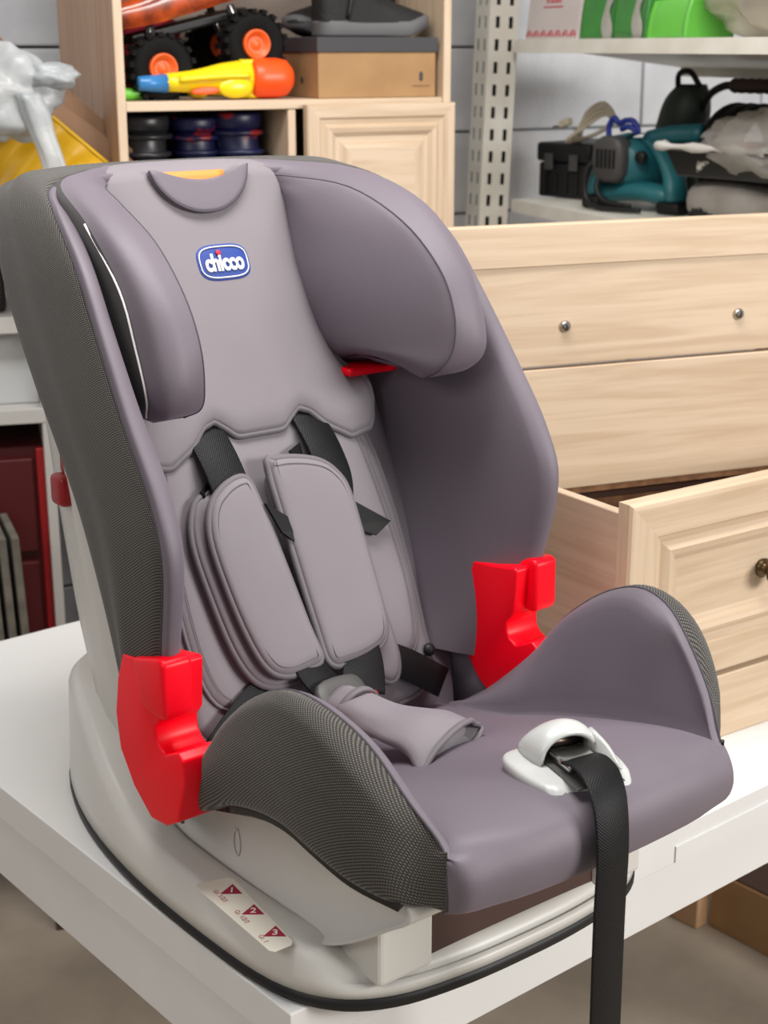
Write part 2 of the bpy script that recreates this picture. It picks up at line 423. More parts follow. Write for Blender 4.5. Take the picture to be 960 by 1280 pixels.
# --- backrest: horseshoe rim with mesh outside, lilac fabric inside
rim = [(.228, .03, .16), (.238, .005, .22), (.248, -.019, .30), (.252, -.036, .39), (.251, -.015, .45), (.249, .036, .52), (.243, .092, .595), (.236, .14, .652), (.222, .205, .696), (.198, .255, .715), (.15, .29, .721), (.08, .322, .722), (0, .33, .722)]
dep = [.07, .09, .12, .17, .19, .195, .20, .19, .155, .115, .065, .05, .05]
thk = [.024, .024, .027, .029, .030, .028, .026, .026, .028, .032, .026, .022, .02]
rimF = [(-x, y, z) for x, y, z in rim] + rim[-2::-1]
depF = dep + dep[-2::-1]; thF = thk + thk[-2::-1]
P = cr(rimF, 5); D = cr([[d, t] for d, t in zip(depF, thF)], 5)
outerG, innerG, seamL = [], [], []
for i in range(len(P)):
    t = P[min(i + 1, len(P) - 1)] - P[max(i - 1, 0)]; t /= np.linalg.norm(t)
    B = np.array([0, 1, 0.0]); n = np.cross(B, t); n /= np.linalg.norm(n)
    if n @ (P[i] - np.array([0, P[i][1], .42])) < 0: n = -n
    d, h = D[i]; k = h / .04; p = P[i]
    seam = p + B * .011 - n * .004
    seamL.append(seam)
    outerG.append([seam, p + B * .022 + n * .001 * k, p + B * (.04 + .15 * (d - .03)) + n * .006 * k, p + B * (.04 + .4 * (d - .03)) + n * .008 * k, p + B * (.03 + .7 * (d - .03)) + n * .001 * k, p + B * (d - .004) - n * .004 * k, p + B * d - n * .014 * k, p + B * (d - .008) - n * .03 * k])
    q = p - n * (.062 if i < 45 or i > len(P) - 46 else .062 * k); ybk = max(yb(q[2]) + .012, q[1] + .02)
    e = q.copy(); e[1] = ybk
    b1 = p + B * .02 - n * .040 * k
    innerG.append([seam, p - B * .001 - n * .006 * k, p - B * .003 - n * .018 * k, p + B * .003 - n * .031 * k, b1, b1 * .65 + e * .35 - n * .002, b1 * .3 + e * .7, e])
grid('backrest_mesh_cover', np.array([cr(r, 3) for r in outerG]), M_mesh, S, plan=True)
part(S.children[-1], 'dark woven mesh around the outside of the backrest')
grid('backrest_cover', np.array([cr(r, 3) for r in innerG]), M_fab, S)
part(S.children[-1], 'smooth grey lilac fabric lining the wings of the backrest')
tube('seam', seamL, .0012, M_seam, S, n=6)
# back panel behind the cushions
rows = []
for z in (.06, .15, .25, .35, .45, .55, .65, .715):
    w = (.17 if z < .1 else (.195 if z < .2 else .212)) if z < .6 else (.195 if z < .7 else .12)
    rows.append([(x * w, yb(z) + .016 - (.0 if abs(x) < .9 else .004), z) for x in (-1, -.6, 0, .6, 1)])
grid('back_panel', dense(rows, 3, 3), M_fab, S, solid=.006)
# pale plastic back shell
rows = []
for z, y0, y1, w in ((.03, .05, .3, .17), (.13, .09, .285, .182), (.22, .125, .31, .186), (.31, .16, .33, .188), (.40, .2, .352, .188), (.48, .24, .376, .184), (.57, .28, .41, .17), (.66, .33, .43, .13), (.69, .35, .43, .1)):
    rows.append([(-w, y0, z), (-w - .002, y0 * .4 + y1 * .6, z), (-w + .004, y1 - .03, z), (-w + .03, y1, z), (0, y1 + .008, z), (w - .03, y1, z), (w - .004, y1 - .03, z), (w + .002, y0 * .4 + y1 * .6, z), (w, y0, z), (0, y0 + .01, z)])
grid('back_shell', dense([[(p[0], p[1] + .03 if k_ in (0, 8, 9) else p[1], p[2]) for k_, p in enumerate(r_)] for r_ in rows], 2, 3, cu=True), M_plastic, S, cu=True, caps=True)
lv = box('release_lever', (-.208, .262, .37), (-.184, .292, .405), M_red2, S, bevel=.006, seg=3, smooth=True)
part(lv, 'dark red release lever on the back shell')
box('lever_track', (-.196, .262, .405), (-.186, .288, .46), M_red2, S, bevel=.003, smooth=True)

# --- back pad plane mapping and infant insert
def bp(u, v, o): return np.array([u, yb(v) - o * .905, v + o * .425])
ins = [(.05, .44), (.13, .435), (.152, .41), (.163, .34), (.163, .25), (.160, .19), (.158, .155), (.13, .132), (.07, .125), (0, .125)]
insF = cr(ins + [(-x, z) for x, z in ins[-2::-1]], 4, True)
pillow('insert_cushion', insF, lambda u, v, o: bp(u, v, o), .012, .02, M_fab2, S)
tube('piping', [bp(u, v, .003) for u, v in insF], .0035, M_pipe, S, n=8, closed=True)
ins2 = [(.0, .445), (.10, .44), (.13, .425), (.142, .37), (.15, .28), (.148, .22), (.135, .18), (.10, .165), (.05, .16), (0, .16)]
ins2F = cr(ins2 + [(-x, z) for x, z in ins2[-2:0:-1]], 4, True)
pillow('insert_cushion', ins2F, lambda u, v, o: bp(u, v, o + .011), .010, .002, M_fab2, S)
tube('piping', [bp(u, v, .013) for u, v in ins2F], .0025, M_pipe, S, n=8, closed=True)
tube('stitching', [bp(u * .94, .3 + (v - .3) * .95, .0212) for u, v in ins2F], .0004, M_stitch, S, n=5, closed=True)
for s in (1,):
    snap = lathe('snap_button', [(.0002, 0), (.0075, 0), (.008, .002), (.006, .0055), (.0002, .007)], M_black, S, n=16, axis=1)
    snap.location = bp(s * .153, .172, .012); snap.rotation_euler = (R(180 - 25), 0, 0)

# --- headrest: centre panel
zl_x = [-.17, -.15, -.12, -.09, -.07, -.055, -.042, -.03, 0, .03, .042, .055, .07, .09, .12, .15, .17]
zl_z = [.440, .416, .410, .426, .445, .449, .440, .430, .430, .430, .440, .449, .445, .426, .410, .416, .440]
def zlow(x): return np.interp(x, zl_x, zl_z)
wz_z = [.41, .425, .44, .455, .47, .485, .5, .535, .60, .64, .69, .72]; wz_w = [.140, .158, .166, .166, .161, .147, .131, .115, .109, .113, .122, .124]
def wz(z): return np.interp(z, wz_z, wz_w)
rows = []
us = np.linspace(-1, 1, 41)
for v in np.linspace(0, 1, 40):
    zl = .425 + (.703 - .425) * v; row = []
    for u in us:
        x = u * wz(zl); z = zl + (zlow(x) - .425) * (1 - v) ** 3
        e = 1 - abs(u) ** 5
        o = .016 + .012 * e * min(1, (v + .02) * 12) ** .5
        row.append(bp(x, z, o) if v < 1 else bp(x, z, o))
    rows.append(row)
for dz, dy in ((.007, .012), (.010, .024), (.009, .04), (.0, .06)):
    rows.append([(p[0] * (1 - dy * 1.0), p[1] + dy, p[2] + dz * (1 - .3 * (p[0] / .12) ** 2)) for p in rows[39]])
grid('headrest_pad', rows, M_fab2, S, solid=.006)
low = [rows[0][i] for i in range(41)]
side_r = [rows[k][40] for k in range(0, 12)]; side_l = [rows[k][0] for k in range(0, 12)]
tube('piping', cr(list(side_l[::-1]) + list(low[1:-1]) + list(side_r), 2), .0042, M_pipe, S, n=8)
# --- headrest wings
W = [  # crease, seam, outer, outer back
    ((.070, .337, .704), (.074, .332, .712), (.085, .338, .7255), (.085, .37, .705)),
    ((.112, .325, .692), (.116, .300, .707), (.130, .316, .7230), (.13, .37, .70)),
    ((.117, .313, .678), (.146, .215, .699), (.188, .260, .7150), (.185, .335, .70)),
    ((.113, .296, .643), (.155, .127, .667), (.207, .168, .684), (.200, .29, .68)),
    ((.109, .281, .60), (.159, .068, .622), (.209, .100, .628), (.203, .265, .61)),
    ((.111, .266, .565), (.159, .042, .578), (.210, .071, .575), (.200, .25, .56)),
    ((.119, .249, .525), (.157, .040, .538), (.208, .058, .530), (.194, .235, .52)),
    ((.131, .238, .503), (.152, .056, .512), (.198, .078, .505), (.186, .225, .5)),
    ((.142, .236, .497), (.155, .085, .498), (.182, .098, .494), (.178, .22, .494))]
for s in (-1, 1):
    inn, strip, bk, edge, smw = [], [], [], [], []
    for i, (c, m_, o, ob) in enumerate(W):
        c, m_, o, ob = (np.array(q) * np.array([s, 1, 1]) for q in (c, m_, o, ob))
        f = 0.0 if i in (0, 8) else (.5 if i == 1 else 1.0)
        lift = (0, 0, .012) if i >= 7 else (0, 0, 0)
        inn.append([c, c * .7 + m_ * .3 - np.array([s * .012 * f, 0, 0]) + lift, c * .35 + m_ * .65 - np.array([s * .010 * f, 0, 0]) + np.array(lift) * .8, c * .08 + m_ * .92 - np.array([s * .004 * f, 0, 0]), m_])
        strip.append([m_, m_ * .8 + o * .2 + np.array([0, -.009 * f, .001]), m_ * .5 + o * .5 + np.array([s * .002 * f, -.019 * f, .003 * f]), m_ * .2 + o * .8 + np.array([s * .003 * f, -.018 * f, .002 * f]), o])
        bk.append([o, o * .85 + ob * .15 + np.array([s * .003 * f, 0, 0]), o * .4 + ob * .6 + np.array([s * .004 * f, 0, 0]), ob])
        edge.append(o + np.array([s * .0012, .003, 0])); smw.append(m_)
    bot = np.array([W[8][k] for k in range(4)]) * np.array([s, 1, 1]); mid = bot.mean(0)
    G1 = dense(inn, 4, 5); grid('headrest_wing', G1, M_fab, S)
    G2 = dense(strip, 4, 5); grid('headrest_wing_rim', G2, M_fab, S)
    G3 = dense(bk, 4, 5); grid('headrest_wing_back', G3, M_dgrey, S)
    part(S.children[-1], 'charcoal plastic back of the headrest wing')
    V = [bot[0], bot[1], bot[2], bot[3], mid]
    grid('headrest_wing_underside', [G1[-1][::4], np.array(cr([bot[0], bot[3] * .6 + bot[0] * .4, bot[3], (bot[3] + bot[2]) / 2, bot[2]], 1))], M_fab, S)
    tube('seam', cr(smw, 5), .0009, M_seam, S, n=6)
    tube('edge_line', cr(edge[3:8], 5), .0012, M_white, S, n=6)
    part(S.children[-1], 'thin white edge line of the headrest wing')
    box('belt_guide', (min(s * .128, s * .2), .19, .484), (max(s * .128, s * .2), .232, .4935), M_red, S, bevel=.003, smooth=True)
    part(S.children[-1], 'red belt guide under the headrest wing')
# collar and handle
col_out = [(-.062, .717), (-.055, .699), (-.04, .683), (-.02, .6735), (0, .671), (.02, .6735), (.04, .683), (.057, .699), (.066, .719), (.05, .715), (.03, .7085), (.005, .705), (-.02, .707), (-.045, .713)]
pillow('handle_collar', cr(col_out, 3, True), lambda u, v, o: bp(u, v - .012, o + .036), .004, .008, M_fab, S)
tube('seam', [bp(u, v - .012, .0375) for u, v in cr(col_out[:9], 4)], .0013, M_seam, S, n=6)
hd = cr([bp(x, .697, .030) for x in (-.05, -.03, 0, .034)], 4)
strap('adjuster_handle', hd, .016, .008, (0, .35, 1), M_orange, S)
part(S.children[-1], 'orange headrest height handle')
# --- logo badge
def badge(w, h, n=10, e=3.4):
    pts = []
    for k in range(4 * n):
        a = 2 * math.pi * k / (4 * n); c, s = math.cos(a), math.sin(a)
        pts.append((w * abs(c) ** (2 / e) * (1 if c > 0 else -1), h * abs(s) ** (2 / e) * (1 if s > 0 else -1)))
    return pts
LC = (.005, .607)
lg = pillow('logo_badge', badge(.034, .021), lambda u, v, o: bp(LC[0] + u, LC[1] + v * .92, o + .0295), .0022, .002, M_blue, S, prof=((1, -1), (1, .6), (.97, 1), (.5, 1), (.02, 1)))
part(lg, 'blue badge with white lettering and a red dot')
tube('logo_border', [bp(LC[0] + u, LC[1] + v * .92, .0323) for u, v in badge(.0308, .0177)], .0008, M_white, lg, n=6, closed=True)
xd = (1, 0, 0); yd = (0, .425, .905)
text('logo_lettering', 'chicco', .0275, M_white, lg, frame_mtx(bp(LC[0], LC[1] - .0012, .0328), xd, yd), bold=.0009, xs=.70)
lathe('logo_dot', [(.0002, 0), (.0034, 0), (.003, .001), (.0002, .0012)], M_lred, lg, n=14, axis=2, loc=bp(LC[0] - .0048, LC[1] + .0098, .0328), rot=(R(65), 0, 0))

# --- harness
for s in (-1, 1):
    strap('shoulder_strap', cr([bp(s * .068, .455, .012), bp(s * .068, .435, .022), bp(s * .068, .405, .036), bp(s * .067, .37, .044), bp(s * .062, .34, .040)], 5), .046, .003, (1, 0, .12 * s * -1), M_web, S)
padR = [(-.017, .392), (-.008, .398), (.02, .396), (.05, .388), (.068, .374), (.078, .352), (.08, .30), (.081, .23), (.076, .2), (.055, .188), (.02, .184), (-.004, .188), (-.009, .22), (-.014, .31)]
padL = [(-.063, .386), (-.047, .384), (-.04, .36), (-.03, .30), (-.02, .23), (-.014, .196), (-.03, .190), (-.06, .188), (-.082, .200), (-.096, .235), (-.106, .29), (-.109, .335), (-.1, .363), (-.083, .378)]
padR2 = [(-.01, .38), (.03, .38), (.07, .36), (.085, .3), (.096, .2), (.094, .165), (.08, .152), (.06, .165), (.03, .2), (0, .25)]
padL2 = [(-.07, .378), (-.05, .35), (-.03, .25), (-.03, .19), (-.06, .18), (-.09, .19), (-.108, .225), (-.119, .29), (-.122, .335), (-.114, .363), (-.1, .376)]
for nm, ol, off in (('shoulder_pad_backing', padR2, .026), ('shoulder_pad_backing', padL2, .028), ('shoulder_pad', padR, .044), ('shoulder_pad', padL, .044)):
    c_ = cr(ol, 4, True)
    o = pillow(nm, c_, lambda u, v, o, off=off: bp(u, v, o + off) , .010, .008, M_fab2, S)
    tube('piping', [bp(u, v, off + .001) for u, v in c_ * 1.0], .0042, M_pipe, S, n=8, closed=True)
    cm_ = c_.mean(0); ci_ = inset(c_, .0075) if np.cross(c_[1] - c_[0], c_[2] - c_[1]) != 99 else c_
    if np.abs(ci_ - cm_).mean() > np.abs(c_ - cm_).mean(): ci_ = inset(c_, -.0075)
    if off > .03: tube('stitching', [bp(u, v, off + .0092) for u, v in ci_], .0004, M_stitch, S, n=5, closed=True)
for s, ol, ob_ in ((1, [(.06, .362), (.136, .313), (.112, .302), (.07, .318)], 0), (-1, [(-.037, .356), (.012, .322), (-.004, .307), (-.026, .325)], .02),
              (-1, [(-.099, .382), (-.085, .39), (-.082, .36), (-.097, .355)], 0), (1, [(.024, .405), (.042, .412), (.042, .39), (.026, .39)], 0)):
    V = [bp(u, v, .026 + ob_ + (.004 if k in (0, 3) else 0)) for k, (u, v) in enumerate(ol)] + [bp(u, v, .030 + ob_ + (.004 if k in (0, 3) else 0)) for k, (u, v) in enumerate(ol)]
    new('pad_loop', V, [(0, 1, 2, 3), (7, 6, 5, 4), (0, 1, 5, 4), (1, 2, 6, 5), (2, 3, 7, 6), (3, 0, 4, 7)], M_web, S, smooth=False)
strap('lap_strap', cr([bp(.038, .21, .045), bp(.034, .18, .05), (.02, .022, .178)], 4), .05, .003, (1, 0, .1), M_web, S)
strap('lap_strap', cr([bp(-.035, .21, .042), bp(-.028, .18, .05), (-.012, .022, .178)], 4), .042, .003, (1, 0, -.1), M_web, S)
strap('lap_strap', cr([bp(.07, .185, .024), bp(.11, .165, .022), bp(.155, .135, .02)], 4), .036, .003, (0, .3, 1), M_web, S)
strap('lap_strap', cr([bp(-.07, .185, .024), bp(-.11, .165, .022), bp(-.155, .135, .02)], 4), .036, .003, (0, .3, 1), M_web, S)
bk = pillow('buckle', cr([(-.03, -.02), (.02, -.022), (.028, 0), (.02, .022), (-.03, .02)], 4, True), lambda u, v, o: np.array([-.012 + u, .012 + v * .8 + o * -.2, .178 + v * .6 + o]), .012, .012, M_dgrey, S)
part(bk, 'dark buckle with a red stripe'); 
strap('buckle_stripe', [(-.03, -.012, .1905), (-.008, -.010, .1925), (.012, -.012, .191)], .006, .003, (0, 1, .2), M_red2, bk)
# crotch pad: cloth cover flopping forward over the seat
path = cr([(-.016, .008, .178), (-.024, -.035, .187), (-.018, -.078, .187), (-.006, -.118, .190), (.002, -.150, .182)], 6)
rows = []
for i, p in enumerate(path):
    t = i / (len(path) - 1); hw = .026 + .006 * t + .026 * max(0, t - .45) ** 1.0 / .55; th = .019 - .008 * t + .008 * max(0, t - .6)
    row = []
    for k in range(20):
        a = 2 * math.pi * k / 20; rip = 1 + .10 * t * math.sin(3 * a + 4 * t) + .05 * math.sin(5 * a + 9 * t)
        x = math.cos(a) * hw * rip; z = math.sin(a) * th * rip
        row.append((p[0] + x, p[1] + .012 * t * math.cos(a) * 2 + .2 * z, p[2] + z))
    rows.append(row)
rows.append([(q[0] * .9 + path[-1][0] * .1, q[1] + .012, q[2] * .6 + path[-1][2] * .4) for q in rows[-1]])
grid('crotch_pad', rows, M_fab2, S, cu=True, caps=True)
tube('piping', rows[-2], .003, M_pipe, S, n=6, closed=True)
strap('crotch_pad_band', cr([(-.052, -.022, .180), (-.04, -.026, .2), (-.022, -.028, .2085), (-.002, -.024, .2), (.006, -.02, .182)], 4), .008, .003, (0, 1, .1), M_pipe, S)

# --- adjuster plate, buckle and hanging strap
APC = (-.004, -.318, .2265); APR = (0, 0, R(-14))
def pl(u, v, o): return np.array([u, v, o - (0 if v > -.03 else (-.03 - v) ** 1.3 * 3.0) - (0 if v < .045 else (v - .045) * .3)])
plo = cr([(-.046, .042), (-.025, .054), (.0, .058), (.026, .054), (.044, .04), (.051, .015), (.048, -.02), (.036, -.05), (.016, -.066), (-.012, -.066), (-.032, -.05), (-.045, -.02), (-.050, .012)], 4, True)
plate = pillow('adjuster_plate', plo, pl, .0055, .007, M_plastic2, S, loc=APC, rot=APR)
part(plate, 'pale grey plastic strap adjuster plate')
rows = []
for i in range(11):
    a = math.pi * i / 10; row = []
    for (dy, sc, dz) in ((.004, 1.0, 0), (.014, 1.10, .003), (.028, 1.13, .0), (.042, 1.06, -.010), (.050, .92, -.024)):
        row.append((.002 - math.cos(a) * .028 * sc, dy, .005 + max(0, math.sin(a)) ** .8 * (.026 * sc + dz)))
    rows.append(row)
grid('adjuster_hood', dense(rows, 3, 2), M_plastic2, S, solid=.0045, loc=APC, rot=APR)
new('adjuster_cheek', dense([[(.027, .02, .006), (.028, .018, .018), (.031, .016, .0285)], [(.030, -.005, .006), (.032, -.006, .014), (.035, -.008, .020)], [(.028, -.034, .003), (.030, -.035, .008), (.032, -.036, .0105)]], 3, 3).reshape(-1, 3), [(i * 7 + j, i * 7 + j + 1, (i + 1) * 7 + j + 1, (i + 1) * 7 + j) for i in range(6) for j in range(6)], M_plastic2, S, solid=.004, loc=APC, rot=APR)
box('adjuster_slot', (-.022, -.052, .0062), (.026, .046, .0078), M_dgrey, S, bevel=.0006, loc=APC, rot=APR)
box('adjuster_lever', (-.016, -.026, .0085), (.020, .012, .0175), M_steel, S, bevel=.003, smooth=True, loc=APC, rot=APR)
part(S.children[-1], 'shiny metal adjuster lever')
tube('adjuster_pin', [(-.020, .026, .016), (.024, .026, .016)], .0055, mat('bronze_pin', (110, 96, 84), .35, .8), S, n=10, loc=APC, rot=APR)
st = cr([(-.006, -.332, .243), (-.011, -.352, .247), (-.019, -.374, .243), (-.027, -.392, .225), (-.032, -.4015, .19), (-.034, -.403, .13), (-.032, -.402, .05), (-.028, -.400, -.08), (-.026, -.399, -.25)], 6)
strap('adjuster_strap', st, .039, .0028, (1, 0, 0), M_web, S)
part(S.children[-1], 'long black webbing strap hanging from the adjuster')

# --- red belt guides on both sides
for s in (-1, 1):
    prof = [(.055, .280), (.021, .284), (-.015, .291), (-.019, .288), (-.015, .237), (-.010, .230), (-.004, .224), (-.005, .211), (-.010, .204), (-.02, .199), (-.046, .212), (-.056, .206), (-.058, .185), (-.04, .135), (-.018, .122), (.012, .118), (.045, .140), (.07, .172), (.076, .21), (.068, .25)]
    a0, a1 = sorted((s * .204, s * .2525))
    g = prism('belt_guide', prof, a0, a1, 0, M_red, S, bevel=.010, seg=4)
    part(g, 'red plastic lap belt guide')
    t0, t1 = sorted((s * .223, s * .2555))
    prism('belt_guide_tab', [(.03, .285), (-.022, .300), (-.031, .296), (-.032, .243), (-.026, .236), (-.0, .236), (.02, .24)], t0, t1, 0, M_red, g, bevel=.007, seg=4)
for s in (-1, 1):
    rows = [[(s * .212, .02, z), (s * .210, .05, z), (s * .206, .075, z), (s * .198, max(yb(z) + .03, .085), z)] for z in (.095, .13, .165, .2)]
    grid('side_liner', rows, M_fab, S, solid=.003)
# --- instruction sticker on the base flange
stk = empty('sticker', (0, 0, 0)); stk.parent = S; bpy.data.objects.remove(stk)
zs = .0582
so = [(-.232, -.036), (-.2, -.044), (-.197, -.05), (-.213, -.176), (-.217, -.181), (-.236, -.181), (-.239, -.176), (-.235, -.042)]
sticker = prism('sticker', so, zs, zs + .0006, 2, M_cream, S, smooth=False)
part(sticker, 'cream sticker with three numbered dark red triangles')
M_dred = mat('sticker_red', (158, 22, 58), .5)
for k, (cx, cy, num, gr) in enumerate(((-.2095, -.066, '1', 'Gr. 1/2/3'), (-.213, -.110, '2', 'Gr. 1/2/3'), (-.2175, -.154, '3', 'Gr. 1'))):
    ux = np.array([.13, -.99]); ux /= np.linalg.norm(ux)         # reading direction, towards the seat's front
    ux = np.array([.80, -.60]); uy = np.array([.60, .80])
    def q(a, b): v = np.array([cx, cy]) + ux * a + uy * b; return (v[0], v[1])
    tr = prism('triangle', [q(-.0108, -.0078), q(.0108, -.0078), q(0, .0102)], zs + .0006, zs + .0009, 2, M_dred, sticker, smooth=False)
    text('numeral', num, .0125, M_cream, sticker, frame_mtx((cx, cy, zs + .0009), (ux[0], ux[1], 0), (uy[0], uy[1], 0)) @ Matrix.Translation((0, -.0015, 0)), bold=.0002, depth=.0002)
    wx = np.array([-.10, -.995]); wy = np.array([.995, -.10])
    text('caption', gr, .0074, M_dred, sticker, frame_mtx((cx - .0152, cy - .003, zs + .0006), (wx[0], wx[1], 0), (wy[0], wy[1], 0)), xs=.9, depth=.0002)

#BG
# ------------------------------------------------------------------ chest with a pulled-out drawer, standing on the table
CH = empty('chest_of_drawers', (1.4785, 1.4065, 0.75), -18.4, 'pale oak chest with screwed front boards and a drawer pulled out on the table', 'chest')
def board(name, lo, hi, m, par, b=.0015): return box(name, lo, hi, m, par, bevel=b)
board('upper_board', (-.30, 0, .438), (.46, .018, .628), M_woodf, CH)
board('edge_moulding', (-.30, -.003, .573), (.46, .0, .628), M_woodf, CH, .002)
board('lower_board', (-.30, -.001, .262), (.46, .017, .434), M_woodf, CH)
board('raw_edge', (-.30, .001, .253), (.46, .017, .2615), M_raw, CH, .0005)
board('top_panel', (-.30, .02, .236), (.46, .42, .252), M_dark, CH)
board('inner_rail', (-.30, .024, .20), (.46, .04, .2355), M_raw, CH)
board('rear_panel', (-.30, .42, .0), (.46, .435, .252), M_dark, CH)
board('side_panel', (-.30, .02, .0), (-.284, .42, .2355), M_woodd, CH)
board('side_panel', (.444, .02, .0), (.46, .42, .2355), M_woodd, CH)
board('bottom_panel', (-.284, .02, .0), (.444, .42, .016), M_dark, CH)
for x in (-.26, .34):
    board('rear_stile', (x, .018, .2525), (x + .07, .036, .62), M_woodv, CH)
scr = None
for x, z in ((.0085, .491), (.283, .491)):
    pr = [(.0002, 0), (.0075, 0), (.0082, -.002), (.006, -.0055), (.0002, -.0065)]
    o = lathe('screw', pr, M_steel, CH, n=16, axis=1, loc=(x, 0, z))
    box('screw_slot', (-.0012, -.0072, -.004), (.0012, -.006, .004), M_black, o)
DR = empty('drawer', (1.518, 1.092, .75), -5.3, 'open pale oak drawer with framed front and dark brass knob', 'drawer')
# front built as a picture-frame door: stiles, rails, moulding steps and a raised field
x0, x1, z0, z1 = -.218, .38, .0935, .341
def framed(par, x0, x1, z0, z1, m_h, m_v, steps, y_front, thick):
    """ mitred frame rings: each step = (inset, y) """
    def rect(i): return [(x0 + i, z0 + i), (x1 - i, z0 + i), (x1 - i, z1 - i), (x0 + i, z1 - i)]
    for k in range(4):
        V, F = [], []
        for i, y in steps:
            r = rect(i); V += [(r[k][0], y, r[k][1]), (r[(k + 1) % 4][0], y, r[(k + 1) % 4][1])]
        for j in range(len(steps) - 1): F.append((2 * j, 2 * j + 1, 2 * j + 3, 2 * j + 2))
        new('rail' if k % 2 == 0 else 'stile', V, F, m_h if k % 2 == 0 else m_v, par, smooth=False)
    i, y = steps[-1]; r = rect(i)
    new('field', [(a, y, b) for a, b in r] + [(a, y_front + thick, b) for a, b in rect(.004)], [(0, 1, 2, 3), (7, 6, 5, 4)], m_h, par, smooth=False)
fr = [(0, .022), (0, .004), (.003, .0008), (.008, 0), (.045, 0), (.048, .003), (.056, .0055), (.060, .003), (.066, -.001), (.074, .001), (.082, .0075), (.084, .0085), (.088, .0085)]
framed(DR, x0, x1, z0, z1, M_woodf, M_woodv, fr, 0, .022)
kn = lathe('knob', [(.0002, .0), (.012, .0), (.013, -.003), (.0085, -.006), (.006, -.012), (.010, -.017), (.015, -.021), (.0165, -.027), (.012, -.033), (.0002, -.035)], mat('dark_brass', (92, 74, 50), .35, .85), DR, n=20, axis=1, loc=(.022, .008, .217))
part(kn, 'dark brass knob')
board('side', (-.212, .0225, .125), (-.197, .235, .325), M_woodd, DR)
board('side', (.359, .0225, .125), (.374, .17, .325), M_woodd, DR)
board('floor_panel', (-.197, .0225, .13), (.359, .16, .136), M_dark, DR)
board('back', (-.197, .160, .125), (.359, .172, .22), M_woodf, DR)
board('runner', (-.214, .03, .108), (-.2, .24, .1245), M_black, DR)
PB = empty('plinth', (1.518, 1.092, .75), -5.3, 'pale oak plinth board under the open drawer', 'plinth')
board('front_board', (-.218, .0, 0), (.38, .018, .088), M_woodf, PB)
board('side_board', (-.218, .0185, 0), (-.20, .25, .092), M_woodd, PB)
board('side_board', (.36, .0185, 0), (.378, .2, .088), M_woodd, PB)

# ------------------------------------------------------------------ wardrobe with toys and shoes
CX, CY, CYAW = 1.325, 2.28, -12.8
WD = empty('wardrobe', (CX, CY, 0), CYAW, 'tall pale oak wardrobe unit with an open toy shelf above a panelled door', 'wardrobe')
board('side_panel', (0.0006, 0, 0), (.016, .33, 2.1), M_woodv, WD)
board('side_facing', (0, .0015, 0), (.0005, .3295, 2.099), wood('brown_oak_foil', (168, 134, 106), (150, 116, 90), 'Z'), WD, 0)
part(WD.children[-1], 'browner outer face of the wardrobe side')
board('side_panel', (.617, 0, 0), (.633, .33, 2.1), M_woodv, WD)
board('shelf', (.0165, .002, 1.497), (.6165, .325, 1.513), M_woodf, WD)
board('shelf', (.0165, .002, 1.05), (.6165, .325, 1.066), M_woodf, WD)
board('partition', (.309, .004, 1.0665), (.324, .32, 1.4965), M_woodv, WD)
board('rear_panel', (.0165, .326, .03), (.6165, .332, 2.1), mat('brown_grey_backing', (124, 112, 102), .8), WD)
board('top_panel', (.0165, .002, 2.083), (.6165, .325, 2.099), M_woodf, WD)
WDo = box('door', (.002, .0065, .002), (.295, .0175, .432), M_woodv, WD, loc=(.336, -.020, 1.07))
dfr = [(0, .018), (0, .003), (.003, 0), (.022, 0), (.026, .003), (.034, .004), (.040, .0), (.048, .001), (.056, .006), (.062, .006), (.075, .001), (.085, .001)]
framed(WDo, 0, .297, 0, .434, M_woodf, M_woodv, dfr, 0, .018)

def C(x, y, z):
    a = R(CYAW); return (CX + x * math.cos(a) - y * math.sin(a), CY + x * math.sin(a) + y * math.cos(a), z)
M_tyre = mat('black_rubber', (14, 13, 13), .8, bump=.3, bscale=200, spec=.2)
M_hub = mat('orange_hub', (226, 92, 30), .4)
M_body = mat('orange_car_paint', (206, 84, 30), .25, c2=(120, 50, 30), nscale=30, coat=.6)
TRK = empty('toy_monster_truck', C(.176, .10, 1.583), 0, 'orange toy monster truck with black tyres perched above the water gun', 'toy truck', rot=(0, R(-13), R(CYAW)))
def wheel(x, y, z):
    prof = [(.02, -.015), (.025, -.019), (.044, -.026), (.053, -.02), (.055, -.008), (.055, .008), (.053, .02), (.044, .026), (.02, .015)]
    w = lathe('wheel', prof, M_tyre, TRK, n=28, axis=1, loc=(x, y, z))
    lathe('hub', [(.0002, -.0205), (.007, -.0205), (.010, -.0175), (.017, -.0185), (.0215, -.027), (.0240, -.0275), (.0255, -.024), (.025, -.01)], M_hub, w, n=24, axis=1)
    V, F = [], []
    for k in range(18):
        a = 2 * math.pi * k / 18
        for sy in (-1, 1):
            b = len(V); a2 = a + (.17 if sy > 0 else 0)
            for r in (.052, .0595):
                for da, yy in ((-.08, .003 * sy), (.08, .003 * sy), (.08, .024 * sy), (-.08, .024 * sy)):
                    V.append((r * math.cos(a2 + da), yy, r * math.sin(a2 + da)))
            F += [(b + 4, b + 5, b + 6, b + 7)] + [(b + i, b + (i + 1) % 4, b + 4 + (i + 1) % 4, b + 4 + i) for i in range(4)]
    new('tread', V, F, M_tyre, w, smooth=False)
for x in (-.078, .098):
    for y in (-.03, .13): wheel(x, y, 0.0)
tube('axle', [(-.078, -.03, 0), (-.078, .13, 0)], .006, M_black, TRK); tube('axle', [(.098, -.03, 0), (.098, .13, 0)], .006, M_black, TRK)
